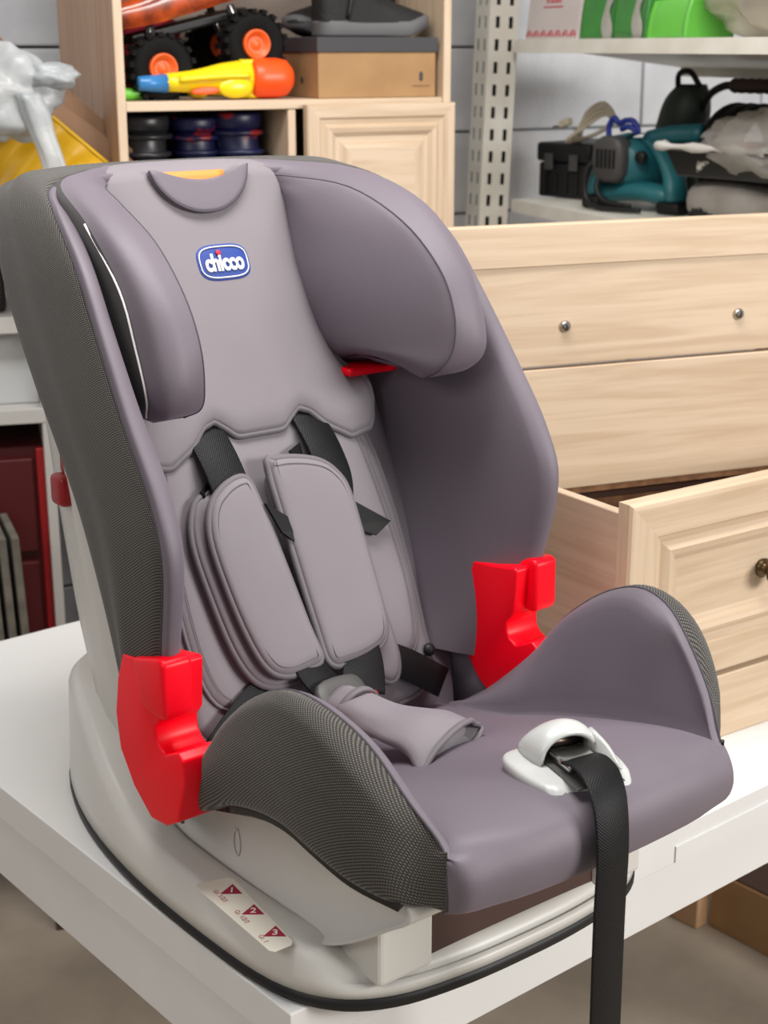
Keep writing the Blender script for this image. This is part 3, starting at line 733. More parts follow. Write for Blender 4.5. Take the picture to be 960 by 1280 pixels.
for x in (-.078, .098):
    for y in (.0, .1):
        for d in (-.008, .0, .008):
            tube('spring', [(x + d, y, .0), (x + d * .6 + (.012 if x < 0 else -.012), y, .07)], .0026, M_steel if d == 0 else M_black, TRK, n=6)
box('chassis', (-.10, .005, .045), (.12, .095, .06), M_black, TRK, bevel=.004)
bd = [[(x, y, z) for x, z in zip((-.14, -.12, -.06, .0, .07, .12, .14), zz)] for y, zz in ((-.005, (.068, .062, .058, .060, .064, .066, .075)), (-.012, (.08, .08, .078, .08, .08, .082, .085)), (-.006, (.092, .10, .104, .12, .12, .104, .096)), (.05, (.10, .108, .115, .150, .150, .112, .10)), (.106, (.092, .10, .104, .12, .12, .104, .096)), (.112, (.08, .08, .078, .08, .08, .082, .085)), (.105, (.068, .062, .058, .060, .064, .066, .075)))]
grid('body', dense(bd, 4, 3) + np.array([0, 0, .012]), M_body, TRK)
tube('bumper', cr([(-.12, -.012, .062), (-.145, .0, .066), (-.148, .05, .066), (-.145, .1, .066), (-.12, .112, .062)], 4), .006, M_steel, TRK)
# water gun
GUN = empty('water_gun', C(.03, .045, 1.5135), CYAW, 'yellow and orange toy water gun lying on the wardrobe shelf', 'water gun')
M_yel = mat('yellow_toy_plastic', (238, 208, 24), .28); M_tank = mat('orange_toy_plastic', (248, 84, 24), .38)
M_tblue = mat('blue_toy_plastic', (50, 120, 180), .3); M_green = mat('green_toy_plastic', (110, 200, 60), .35)
lathe('tank', [(.0002, 0), (.03, .001), (.0335, .006), (.034, .02), (.034, .05), (.031, .066), (.02, .077), (.0002, .081)], M_tank, GUN, n=24, axis=0, loc=(.225, 0, .035))
lathe('nozzle', [(.0002, .0), (.010, .0), (.012, .002), (.016, .05), (.0002, .052)], M_tblue, GUN, n=20, axis=0, loc=(.022, 0, .028))
bdg = []
for x, hy, hz, zc in ((.07, .014, .015, .029), (.11, .017, .018, .030), (.14, .018, .022, .031), (.17, .022, .027, .033), (.20, .024, .030, .034), (.225, .022, .032, .035)):
    bdg.append([(x, hy * math.cos(a) * (1 + .12 * math.cos(2 * a)), zc + hz * math.sin(a)) for a in np.linspace(0, 2 * math.pi, 17)[:-1]])
grid('body', dense(bdg, 2, 3, cu=True), M_yel, GUN, cu=True, caps=True)
blob('bulge', (.19, -.022, .020), (.032, .010, .018), M_yel, GUN, amp=.03)
for z in (.06, .008): tube('tank_clamp', [(.205, -.006, z), (.232, -.006, z), (.24, -.004, z)], .007, M_yel, GUN)
tube('side_rib', cr([(.09, -.018, .034), (.13, -.022, .037), (.18, -.027, .04), (.215, -.026, .04)], 4), .006, M_yel, GUN)
pillow('side_inset', cr([(-.026, -.004), (.0, -.007), (.024, -.003), (.02, .005), (-.01, .005)], 3, True), lambda u, v, o: np.array([.135 + u, -.021 - o, .016 + v]), .003, .004, M_tank, GUN)
blob('handle', (.135, .02, .012), (.018, .03, .011), M_yel, GUN, amp=.05)
tg = empty('green_toy_barrel', C(.016, .06, 1.5135), CYAW, 'bright green toy barrel beside the blue nozzle', 'toy')
lathe('barrel', [(.0002, -.03), (.008, -.03), (.010, -.02), (.010, .02), (.007, .05), (.0002, .05)], M_green, tg, n=16, axis=0, loc=(.032, .012, .0105))
lathe('barrel_cap', [(.0002, 0), (.006, 0), (.006, .012), (.0002, .012)], M_green, tg, n=12, axis=0, loc=(.082, .012, .0105))
# shoe box and shoes
SB = empty('shoe_box', C(.372, .012, 1.5135), CYAW, 'brown cardboard shoe box with a dark grey lid', 'box')
M_kraft = mat('kraft_card', (168, 132, 90), .8, c2=(158, 122, 82), nscale=14); M_lid = mat('dark_lid_card', (62, 61, 64), .7)
box('carton', (0, 0, 0), (.235, .28, .085), M_kraft, SB, bevel=.0015)
lid = box('lid', (-.003, -.003, .078), (.238, .283, .104), M_lid, SB, bevel=.0015)
em = pillow('printed_emblem', [(.006 * math.cos(a) * (.6 + .4 * abs(math.sin(a))), .0085 * math.sin(a)) for a in np.linspace(0, 2 * math.pi, 13)[:-1]], lambda u, v, o: np.array([.205 + u, -.0004 - o, .036 + v]), .0004, .0002, M_lid, SB)
box('printed_line', (.187, -.0006, .0185), (.223, .0, .0205), mat('print_brown', (120, 92, 62), .8), SB)
pillow('side_emblem', [(.006 * math.cos(a), .006 * math.sin(a)) for a in np.linspace(0, 2 * math.pi, 13)[:-1]], lambda u, v, o: np.array([-.0004 - o, .07 + u, .03 + v]), .0004, .0002, M_lid, SB)
M_sole = mat('grey_shoe_sole', (92, 92, 94), .6); M_shoe = mat('black_shoe_fabric', (22, 21, 22), .75, bump=.4, bscale=120)
def shoe(name, loc, rz, label, L=.26, m_up=None, m_so=None, boot=0):
    t = empty(name, loc, rz, label, 'shoe')
    rows = []
    for z, k in ((0, .94), (.004, 1.0), (.022, 1.0), (.026, .97)):
        o = [(x * L * (k if abs(x - .5) > .4 else 1) , y * k, z + (.012 if x > .9 else 0)) for x, y in ((0, 0), (.02, -.022), (.1, -.034), (.3, -.032), (.5, -.034), (.75, -.046), (.92, -.036), (1, 0), (.92, .032), (.75, .042), (.5, .034), (.3, .032), (.1, .034), (.02, .022))]
        rows.append(o)
    grid('sole', dense(rows, 3, 1, cu=True), m_so or M_sole, t, cu=True, caps=True)
    rows = []
    for x, hw, top in ((.01, .018, .085 + boot), (.06, .031, .10 + boot), (.2, .032, .098 + boot), (.36, .033, .09 + boot * .6), (.5, .035, .076), (.65, .041, .062), (.82, .041, .050), (.94, .030, .042), (.99, .012, .034)):
        row = [(x * L, hw * math.cos(a) * (1 - .25 * max(0, math.sin(a))), .024 + (top - .024) * max(0, math.sin(a)) ** .6) for a in np.linspace(0, math.pi, 11)]
        rows.append(row)
    grid('upper', dense(rows, 2, 3), m_up or M_shoe, t, caps=True)
    tube('laces', cr([(L * .4, -.012, .093), (L * .45, .012, .088), (L * .5, -.012, .082), (L * .55, .012, .078), (L * .6, -.012, .072)], 4), .0025, M_black, t, n=6)
    tube('heel_strap', cr([(L * .22, -.034, .03), (L * .25, -.034, .06), (L * .3, -.026, .088)], 3), .004, M_black, t, n=6)
    return t
shoe('sneaker', C(.383, .05, 1.6185), CYAW, 'black sneaker with a thick grey sole on top of the shoe box', L=.225, boot=.06)
shoe('sneaker', C(.60, .17, 1.6185), CYAW + 180, 'black sneaker lying behind the other on the shoe box lid', L=.225, boot=.04)
M_pink = mat('raspberry_cloth', (170, 24, 54), .7, c2=(120, 14, 40), nscale=12)
def cloth(name, c, r, m, label, cat, seed=0, amp=.3, yaw=CYAW):
    t = empty(name, (c[0], c[1], c[2]), yaw, label, cat)
    o = blob('cloth', (0, 0, r[2]), r, m, t, amp=amp, freq=2.2, seed=seed)
    return t
cloth('crumpled_bag', C(.12, .235, 1.5135), (.085, .06, .075), M_pink, 'crumpled raspberry red bag at the back of the toy shelf', 'bag', 2)
cloth('pink_soft_toy', C(.33, .22, 1.5135), (.05, .05, .068), M_pink, 'pink soft toy lying between truck and shoe box', 'soft toy', 5)
cloth('cloth_hat', C(.235, .255, 1.5135), (.05, .045, .05), M_shoe, 'black cloth hat at the back behind the truck', 'hat', 8)
# lower compartment
M_rub = mat('glossy_black_rubber', (40, 40, 44), .35, c2=(30, 30, 34), nscale=8)
def rubber_boot(name, loc, rz, label, m, h=.22):
    t = empty(name, loc, rz, label, 'boot')
    rows = []
    for z, rx, ry, cx in ((0, .05, .04, .02), (.02, .058, .043, .02), (.05, .055, .042, .012), (.08, .044, .04, .0), (.12, .042, .042, -.004), (h - .02, .046, .046, -.004), (h, .048, .048, -.004), (h, .042, .042, -.004), (h - .06, .04, .04, -.004)):
        rows.append([(cx + rx * math.cos(a), ry * math.sin(a), z) for a in np.linspace(0, 2 * math.pi, 21)[:-1]])
    grid('shaft', dense(rows, 1, 2, cu=False), m, t, cu=True, caps=True)
    tube('top_band', [(-.004 + .0485 * math.cos(a), .0485 * math.sin(a), h - .03) for a in np.linspace(0, 2 * math.pi, 25)[:-1]], .005, m, t, closed=True)
    tube('ankle_band', [(.0 + .047 * math.cos(a), .044 * math.sin(a), .085) for a in np.linspace(0, 2 * math.pi, 25)[:-1]], .005, m, t, closed=True)
    return t
box_r = empty('cardboard_box', C(.022, .03, 1.0665), CYAW, 'plain carton hidden low inside the wardrobe under the boots', 'box')
box('carton', (0, 0, 0), (.28, .27, .27), M_kraft, box_r, bevel=.002)
rubber_boot('rubber_boot', C(.075, .10, 1.337), CYAW - 90, 'glossy black rubber boot standing left in the small compartment', M_rub, .145)
M_kid = mat('blue_red_print', (18, 22, 62), .4, c2=(140, 28, 30), nscale=22, lo=.58, hi=.64)
rubber_boot('rubber_boot', C(.175, .12, 1.337), CYAW - 90, 'blue and red printed child boot, left one of the pair', M_kid, .14)
rubber_boot('rubber_boot', C(.25, .10, 1.337), CYAW - 70, 'blue and red printed child boot, right one of the pair', M_kid, .148)

# ------------------------------------------------------------------ steel shelving with tools
HX, HY, HYAW = 2.387, 2.437, -107.8
M_sh = mat('cream_painted_steel', (234, 232, 222), .45, c2=(222, 218, 206), nscale=12)
SH = empty('steel_shelving', (HX, HY, 0), HYAW, 'cream steel shelving with a slotted post, against the block wall', 'shelving')
def shelf(name, z, tilt, x0=.015, x1=1.06, d=.42):
    t = prism(name, [(0, -.027), (0, 0), (.0024, -.0004), (.0024, -.0066), (d, -.0066), (d, -.027), (d - .002, -.027), (d - .002, -.0085), (.0024, -.0085), (.0024, -.027)], x0, x1, 0, M_sh, SH, smooth=False, loc=(0, 0, z), rot=(R(-tilt), 0, 0))
    n = 3
    for k in range(n):
        box('deck_plank', (x0, .003 + k * d / n, -.006), (x1, .003 + (k + 1) * d / n - .002, -.0003), M_sh, t, bevel=.0006)
    return t
shelf('upper_shelf', 1.616, 7); shelf('lower_shelf', 1.282, 0)
def flange(name, w, m, parent, cols, mtx, n=46, pitch=.0465):
    """ perforated steel strip with real slots in two columns """
    xs = sorted({0, w} | {c - .0048 for c in cols} | {c + .0048 for c in cols})
    V, F = [], []; zl = [0.0]
    for k in range(n): zl += [k * pitch + .0115, k * pitch + .0355]
    zl.append(n * pitch)
    for z in zl:
        for x in xs: V.append(mtx @ Vector((x, 0, z)))
    nx = len(xs)
    for j in range(len(zl) - 1):
        for i in range(nx - 1):
            xc = (xs[i] + xs[i + 1]) / 2
            if j % 2 == 1 and any(abs(xc - c) < .004 for c in cols): continue
            F.append((j * nx + i, j * nx + i + 1, (j + 1) * nx + i + 1, (j + 1) * nx + i))
    return new(name, [tuple(v) for v in V], F, m, parent, smooth=False, solid=.002)
lean = Matrix.Translation((0, -.064, 1.4)) @ Matrix.Rotation(R(-2.2), 4, 'X') @ Matrix.Translation((0, 0, -1.399))
flange('post_flange', .068, M_sh, SH, (.019, .050), lean @ Matrix.Rotation(R(90), 4, 'Z'))
flange('post_flange', .068, M_sh, SH, (.019, .050), lean @ Matrix.Rotation(R(180), 4, 'Z'))
for nm, lo, hi in (('post_shade_side', (-.066, .0, 0), (-.0655, .0665, 2.13)), ('post_shade_side', (-.068, .0645, 0), (0, .066, 2.13))):
    v8 = [lean @ Vector(p) for p in ((lo[0], lo[1], 0.002), (hi[0], lo[1], 0.002), (hi[0], hi[1], 0.002), (lo[0], hi[1], 0.002), (lo[0], lo[1], 2.13), (hi[0], lo[1], 2.13), (hi[0], hi[1], 2.13), (lo[0], hi[1], 2.13))]
    new(nm, v8, [(0, 3, 2, 1), (4, 5, 6, 7), (0, 1, 5, 4), (1, 2, 6, 5), (2, 3, 7, 6), (3, 0, 4, 7)], M_dgrey, SH, smooth=False)  # charcoal sides added so the slots look dark, shade put into the colour
flange('post_flange', .05, M_sh, SH, (.014, .036), Matrix.Translation((1.065, .30, 0)) @ Matrix.Rotation(R(90), 4, 'Z'))

def H(x, y, z):
    a = R(HYAW); return (HX + x * math.cos(a) - y * math.sin(a), HY + x * math.sin(a) + y * math.cos(a), z)
Z1 = 1.2825
TBX = empty('tool_case', H(-.025, .085, Z1), HYAW + 21, 'small black plastic tool case at the left end of the lower shelf', 'tool case')
box('case_body', (0, 0, 0), (.145, .20, .075), M_black, TBX, bevel=.006, seg=3, smooth=True)
box('case_lid', (-.004, -.006, .077), (.149, .204, .118), M_black, TBX, bevel=.008, seg=3, smooth=True)
for x in (.025, .095): box('latch', (x, -.011, .06), (x + .024, -.0065, .095), M_dgrey, TBX, bevel=.002)
for x in (.02, .05, .08, .11): box('rib', (x, -.004, .008), (x + .006, -.0005, .055), M_black, TBX, bevel=.001)
M_teal = mat('teal_tool_housing', (30, 98, 108), .45, c2=(38, 110, 118), nscale=10)
SD = empty('belt_sander', H(.245, .05, Z1), HYAW + 25, 'teal belt sander with black vents and feet on the lower shelf', 'power tool')
def loft(name, secs, m, par, n=14, sq=1.0):
    rows = []
    for (x, y, z, a, b, ax) in secs:
        row = []
        for k in range(n):
            t = 2 * math.pi * k / n; c_, s_ = math.cos(t), math.sin(t)
            c_ = abs(c_) ** sq * (1 if c_ > 0 else -1); s_ = abs(s_) ** sq * (1 if s_ > 0 else -1)
            if ax == 'x': row.append((x, y + a * c_, z + b * s_))
            elif ax == 'y': row.append((x + a * c_, y, z + b * s_))
            else: row.append((x + a * c_, y + b * s_, z))
        rows.append(row)
    return grid(name, dense(rows, 1, 3), m, par, cu=True, caps=True)
loft('housing', [(.085, .00, .095, .034, .034, 'y'), (.085, .02, .092, .05, .048, 'y'), (.09, .06, .088, .058, .055, 'y'), (.10, .13, .085, .055, .055, 'y'), (.10, .2, .085, .035, .04, 'y')], M_teal, SD, sq=.85)
loft('side_leg', [(.012, .03, .028, .018, .03, 'z'), (.02, .03, .07, .016, .028, 'z'), (.035, .035, .11, .016, .026, 'z'), (.06, .04, .142, .02, .026, 'z'), (.09, .05, .152, .02, .02, 'z')], M_teal, SD)
loft('side_leg', [(.205, .03, .025, .022, .032, 'z'), (.20, .03, .05, .02, .03, 'z'), (.185, .04, .08, .02, .028, 'z'), (.15, .05, .12, .02, .026, 'z'), (.12, .05, .14, .02, .02, 'z')], M_teal, SD)
loft('base_bar', [(.03, .03, .03, .022, .02, 'x'), (.12, .03, .04, .03, .02, 'x'), (.2, .03, .03, .022, .02, 'x')], M_teal, SD)
loft('rear_handle', [(.11, .06, .135, .02, .022, 'x'), (.16, .07, .15, .019, .019, 'x'), (.215, .09, .155, .018, .018, 'x')], M_teal, SD)
box('foot', (-.008, .0, 0), (.036, .075, .026), M_black, SD, bevel=.008, seg=3, smooth=True)
box('foot', (.176, -.005, 0), (.232, .075, .024), M_black, SD, bevel=.008, seg=3, smooth=True)
vc = loft('vent_cap', [(.066, -.022, .102, .030, .038, 'y'), (.067, -.014, .102, .038, .046, 'y'), (.07, .012, .10, .040, .048, 'y')], M_dgrey, SD, sq=.7)
for k in range(5): box('vent_slot', (.044 + k * .010, -.0245, .085), (.049 + k * .010, -.0215, .122), M_black, vc)
lathe('motor_cap', [(.0002, -.012), (.010, -.012), (.0125, -.009), (.013, .0), (.0002, .001)], M_black, SD, n=16, axis=1, loc=(.135, .006, .108))
tube('power_cord', cr([(.05, -.005, .11), (.02, -.02, .08), (.022, -.025, .03), (.05, -.03, .008), (.11, -.035, .007), (.16, -.03, .007)], 5), .0055, M_black, SD)
tube('power_cord', cr([(.06, .0, .09), (.045, -.02, .05), (.07, -.025, .02), (.13, -.02, .012)], 5), .0055, M_black, SD)
br = empty('scrub_brush', H(.60, .135, Z1), HYAW + 20, 'black bristle scrub brush lying at the shelf front', 'brush')
rows = blob('bristles', (0, 0, .019), (.056, .040, .021), mat('black_bristle', (18, 17, 16), .8, bump=1.0, bscale=260), br, amp=.16, freq=14, seed=4, lat=22, lon=40)
box('brush_block', (-.03, -.016, .040), (.03, .016, .044), M_dark, br, bevel=.006, smooth=True)
cn = empty('plastic_canister', H(.71, .215, Z1), HYAW + 12, 'dusty grey plastic canister lying under the paint tray', 'canister')
loft('body', [(-.19, 0, .04, .06, .03, 'x'), (-.17, 0, .04, .085, .04, 'x'), (-.08, 0, .042, .10, .042, 'x'), (.02, 0, .036, .10, .034, 'x'), (.1, 0, .042, .10, .042, 'x'), (.2, 0, .042, .095, .042, 'x'), (.24, 0, .04, .06, .03, 'x')], mat('dusty_plastic', (150, 146, 140), .6, c2=(128, 122, 114), nscale=10), cn, n=20, sq=.75)
lathe('cap', [(.0002, -.03), (.02, -.03), (.022, -.0), (.0002, .0)], M_dgrey, cn, n=18, axis=0, loc=(-.188, .0, .04))
tr_ = empty('paint_tray', H(.53, .06, Z1 + .0855), HYAW + 14, 'black paint tray with dried white paint along its rim', 'paint tray')
M_tray = mat('painted_black_tray', (26, 26, 28), .4, c2=(210, 208, 202), nscale=22, lo=.66, hi=.70, detail=8)
tv = []
for z, e in ((0, -.018), (.004, -.016), (.05, 0), (.055, .012), (.05, .016), (.052, .010), (.047, -.002), (.006, -.022)):
    tv.append([(x * (1) + (-e if x < .1 else e), y + (-e if y < .1 else e), z) for x, y in ((0, 0), (.12, 0), (.25, 0), (.38, 0), (.38, .12), (.38, .24), (.25, .24), (.12, .24), (0, .24), (0, .12))])
grid('tray', tv, M_tray, tr_, cu=True, caps=True, smooth=False, bevel=.003)
tube('paint_crust', cr([(-.012, .02, .0555), (-.008, -.012, .056), (.08, -.012, .056), (.18, -.013, .056), (.25, -.012, .056)], 4), [.007 + .003 * math.sin(i * 1.7) for i in range(17)], mat('dried_white_paint', (216, 214, 208), .7), tr_)
M_clear = mat('cloudy_plastic_film', (176, 172, 164), .22, alpha=.62, c2=(196, 192, 186), nscale=14, bump=.6, bscale=18)
bg2 = empty('plastic_bag', H(.70, .17, Z1 + .0925), HYAW, 'cloudy plastic bag of oddments lying in the paint tray', 'bag')
blob('bag', (0, 0, .055), (.14, .085, .055), M_clear, bg2, amp=.22, freq=3.2, seed=11, sharp=True)
for k, (cx, c_) in enumerate(((-.05, (176, 96, 80)), (.02, (190, 180, 168)), (.07, (160, 70, 60)))):
    blob('content', (cx, .0, .034), (.03, .03, .022), mat('oddment', c_, .6), bg2, amp=.2, seed=k)
cd = empty('hose_coil', H(.43, .325, Z1), HYAW + 10, 'thick coil of black hose standing behind the sander', 'hose')
for k in range(6):
    q = .095 - .004 * (k % 2)
    tube('hose_turn', [(-.045 + k * .018, q * math.cos(a), .107 + q * math.sin(a)) for a in np.linspace(0, 2 * math.pi, 33)[:-1]], .0105, M_black, cd, closed=True)
dl = empty('power_drill', H(.26, .27, Z1), HYAW + 15, 'dark green power drill with a ribbed brown side grip', 'power tool')
M_dg = mat('dark_green_housing', (36, 48, 40), .5)
loft('motor_housing', [(-.02, .0, .10, .055, .05, 'z'), (-.01, 0, .02, .06, .055, 'z')][::-1] + [(0, 0, .17, .058, .05, 'z'), (.01, 0, .215, .05, .045, 'z'), (.02, 0, .245, .03, .03, 'z')], M_dg, dl)
tube('cord_loop', cr([(.0, -.02, .235), (.01, -.03, .265), (.04, -.03, .27), (.06, -.02, .24)], 5), .006, M_black, dl)
tube('grip_rod', cr([(.05, 0, .19), (.085, -.02, .225), (.12, -.02, .243), (.15, -.02, .245)], 4), .008, M_black, dl)
gp = lathe('side_grip', [(.0002, 0), (.013, 0), (.015, .006)] + [(.0135 + .0018 * (k % 2), .012 + k * .011) for k in range(11)] + [(.016, .14), (.012, .146), (.0002, .147)], mat('brown_grip_rubber', (58, 40, 36), .6), dl, n=18, axis=0, loc=(.145, -.02, .245))
tp = empty('tape_roll', H(.61, .335, Z1), HYAW + 60, 'roll of brown tape on edge behind the plastic bag', 'tape')
def ringm(name, r0, r1, w, m, par, loc, axis=1):
    return lathe(name, [(r0, -w), (r1, -w), (r1, w), (r0, w), (r0, -w)], m, par, n=32, axis=axis, loc=loc)
bx3 = box('pedestal_carton', (-.06, -.06, 0), (.06, .06, .165), M_kraft, None); bpar = empty('small_carton', H(.62, .345, Z1), HYAW, 'small carton propping up the tape roll at the back of the shelf', 'box'); bx3.parent = bpar; bx3.name = 'carton'
tp.location = H(.61, .335, Z1 + .166)
o = ringm('tape', .032, .047, .012, mat('brown_tape', (88, 74, 66), .5), tp, (0, 0, .047)); ringm('core', .027, .0318, .0125, mat('card_core', (190, 180, 166), .8), tp, (0, 0, .047))
M_cord = mat('cream_cord', (206, 196, 176), .5)
co = empty('extension_cord', H(.10, .12, Z1 + .119), HYAW + 21, 'bundled cream cord with a white plug on top of the tool case', 'cord')
for k in range(4):
    tube('cord_loop', cr([(-.04 + .006 * k, .0 + .008 * k, .006), (.0, .004 * k, .03 + .01 * k), (.05, .01, .062 + .008 * k), (.065 + .003 * k, .02, .05), (.02, .03, .022), (-.03, .02 + .006 * k, .006)], 5, True), .0042, M_cord, co, closed=True)
pg = box('plug', (-.04, -.012, .047), (-.012, .008, .062), M_cord, co, bevel=.004, seg=3, smooth=True, rot=(0, R(-20), 0))
for y in (-.007, .003): tube('pin', [(-.04, y, .056), (-.058, y, .056)], .002, M_steel, pg)
bc = empty('blue_cable', H(.30, .10, Z1 + .163), HYAW + 20, 'short blue cable draped over the teal sander', 'cable')
tube('cable', cr([(-.03, .0, -.03), (-.032, .0, .0), (-.02, .0, .018), (-.006, .0, .008), (.012, .0, .014), (.03, .002, .012), (.04, .004, -.008), (.02, .0, .002), (.0, .0, -.004)], 5), .006, mat('blue_cable_sheath', (40, 58, 150), .45), bc)
# upper shelf: items lean back with the deck
def U(x, y): 
    return H(x, y * math.cos(R(7)), 1.6165 - y * math.sin(R(7)))
def urot(dz=0): return (Matrix.Rotation(R(HYAW), 4, 'Z') @ Matrix.Rotation(R(-7), 4, 'X') @ Matrix.Rotation(R(dz), 4, 'Z')).to_euler()
M_wcard = mat('white_card', (214, 206, 204), .7, c2=(206, 196, 194), nscale=6); M_rprint = mat('red_print', (196, 84, 92), .7)
wbx = empty('white_carton', U(.036, .012), 0, 'white carton with red printed arches on the upper shelf', 'box', rot=urot())
box('carton', (0, 0, 0), (.225, .22, .20), M_wcard, wbx, bevel=.002)
for k in range(7):
    cx = .018 + k * .0315
    for r_ in (.0115, .006):
        tube('printed_arch', [(cx + r_ * math.cos(a), -.0004, .006 + r_ * math.sin(a)) for a in np.linspace(0, math.pi, 11)], .0014, M_rprint, wbx, n=5)
for k, (a, b, c_, d) in enumerate(((.078, .086, .072, .10), (.09, .094, .072, .10), (.098, .112, .072, .078), (.098, .112, .084, .09), (.098, .112, .095, .10), (.116, .128, .072, .10), (.132, .14, .072, .10), (.066, .15, .063, .066))):
    box('printed_mark', (a, -.0006, c_), (b, .0001, d), M_rprint, wbx)
M_gp = mat('green_packet_foil', (70, 150, 66), .3, c2=(60, 128, 56), nscale=10, bump=.5, bscale=30); M_gp2 = mat('bright_green_packet', (108, 196, 76), .3, bump=.4, bscale=30)
M_brn = mat('brown_packet_print', (150, 104, 66), .5)
for k, (x, w, h, m, lb, dz) in enumerate(((.275, .12, .15, M_gp, 'green packet next to the white carton, wrapped in clear film', 3), (.40, .12, .16, M_gp, 'green packet in the middle, between carton and bright green one', -2), (.525, .11, .07, M_gp2, 'bright green low packet beside the large plastic bag', 4))):
    t = empty('green_packet', U(x, .015), 0, lb, 'packet', 'green packets on the upper shelf', rot=urot(dz))
    rows = []
    for z, q, y_ in ((0, 1, .05), (h * .3, 1.0, .052), (h * .7, 1.0, .05), (h, .99, .045)):
        rows.append([(w / 2 + w / 2 * q * c_, .05 + y_ * d, z + .004 * math.sin(7 * c_ + 3 * k)) for c_, d in ((-1, -.9), (-.96, -1), (-.4, -1.03), (.4, -1.0), (.96, -1), (1, -.9), (1, .9), (.96, 1), (.4, 1.03), (-.4, 1), (-.96, 1), (-1, .9))])
    grid('packet', dense(rows, 2, 3, cu=True), m, t, cu=True, caps=True)
    if k < 2:
        pillow('brown_flap', [(.0, .0), (.06, .0), (.035, -.05), (.012, -.03)], lambda u, v, o, h=h, w=w: np.array([.02 + u, -.003 - o, h - .02 + v]), .003, .003, M_brn, t)
        strap('clear_film', cr([(w * .85, -.006, .0), (w * .8, -.012, .05), (w * .9, -.008, .1), (w * .8, -.004, .14)], 4), [.02 + .008 * math.sin(i) for i in range(13)], .001, (1, .3, 0), M_clear, t)
bg3 = empty('plastic_bag', U(.80, .11), 0, 'large cloudy white plastic bag bulging over the upper shelf', 'bag', rot=urot())
blob('bag', (.0, 0, .14), (.225, .10, .125), mat('milky_plastic_film', (206, 200, 186), .25, alpha=.85, c2=(184, 176, 158), nscale=6, bump=.8, bscale=8), bg3, amp=.14, freq=2.6, seed=21, sharp=True, lat=26, lon=40)
# green bottle beside the post
gb = empty('green_bottle', (CX + .672, CY - .045, 0), 0, 'dark green bottle top showing between wardrobe and steel post', 'bottle')
lathe('bottle', [(.0002, 0), (.035, 0), (.04, .01), (.04, 1.05), (.03, 1.1), (.016, 1.15), (.014, 1.2), (.0002, 1.2)], mat('green_plastic_pole', (24, 90, 56), .4), gb, n=20)
lathe('cap', [(.0002, 1.2), (.018, 1.2), (.018, 1.27), (.012, 1.285), (.0002, 1.285)], mat('green_cap', (20, 104, 62), .4), gb, n=20)

# ------------------------------------------------------------------ left side: low shelves, yellow sheet, cardboard, bag
LX, LY, LYAW = .973, 2.574, -24.8
M_lsh = mat('grey_white_shelf_board', (190, 188, 184), .5)
LS = empty('side_shelf_unit', (LX, LY, 0), LYAW, 'pale grey shelf unit behind the table at the left edge', 'shelf unit')
board('shelf_board', (-.35, 0, 1.115), (.31, .32, 1.144), M_lsh, LS)
board('shelf_board', (-.35, 0, .950), (.31, .32, .977), M_lsh, LS)
board('shelf_board', (-.35, 0, .47), (.31, .32, .495), M_lsh, LS)
board('back_board', (-.35, .321, .0), (.31, .335, 1.144), mat('grey_backing', (168, 170, 172), .8, c2=(150, 152, 156), nscale=7), LS)
for x in (-.35, .292):
    board('end_panel', (x, .001, 0), (x + .018, .32, .4695), M_lsh, LS)
    board('end_panel', (x, .001, .4955), (x + .018, .32, .9495), M_lsh, LS)
    board('end_panel', (x, .001, .9775), (x + .018, .32, 1.1145), M_lsh, LS)
board('grey_infill_panel', (-.331, .05, .978), (.291, .062, 1.1145), mat('light_grey_panel', (196, 198, 198), .8, c2=(182, 184, 186), nscale=7), LS)
def Lp(x, y, z):
    a = R(LYAW); return (LX + x * math.cos(a) - y * math.sin(a), LY + x * math.sin(a) + y * math.cos(a), z)
rb = empty('red_tool_cabinet', Lp(.10, .03, .496), LYAW, 'dark red metal tool cabinet standing under the left shelf', 'tool cabinet')
box('cabinet_body', (0, .02, 0), (.20, .27, .40), mat('dark_red_paint', (84, 13, 18), .5), rb, bevel=.004)
box('edge_post', (.178, -.0, 0), (.205, .0195, .40), mat('red_paint', (160, 22, 26), .45), rb, bevel=.003)
box('drawer_front', (.004, .006, .02), (.172, .0195, .18), mat('dark_red_front', (78, 12, 16), .5), rb, bevel=.003)
box('drawer_front', (.004, .006, .20), (.172, .0195, .38), mat('dark_red_front_b', (78, 12, 16), .5), rb, bevel=.003)
slab0 = None
for k in range(3):
    lb = ('front grey stone slab leaning below the left shelf', 'middle grey stone slab leaning below the left shelf', 'rear grey stone slab nearest the red tool cabinet')[k]
    m_s = mat('grey_slab', (112, 108, 98), .85, c2=(92, 88, 80), nscale=26, bump=.3) if slab0 is None else None
    if slab0 is None:
        slab0 = box('stone_slab', (0, -.09, 0), (.014, .085, .30), m_s, None, bevel=.003); o = slab0
    else:
        o = slab0.copy(); COL.objects.link(o)
    o.location = Lp(.178 + k * .022, -.06 + .0 * k, .497 - .496 + .496); o.rotation_euler = (0, R(-2), R(LYAW + 6)); tag(o, lb, 'slab', 'stone slabs under the left shelf')
for o in [x for x in bpy.data.objects if x.name.startswith('stone_slab')]: o.scale = (1, .9, .95)
SBk = empty('slab_rack', Lp(.13, -.17, 0), LYAW, 'low wooden rack carrying the stone slabs', 'rack')
board('rack_board', (-.02, 0, .47), (.14, .165, .495), M_dark, SBk)
for x in (-.02, .12): board('rack_leg', (x, .02, 0), (x + .02, .15, .4695), M_dark, SBk)
bcx = empty('black_case', Lp(.15, .05, 1.1445), LYAW, 'black case standing on the left shelf behind the seat', 'case')
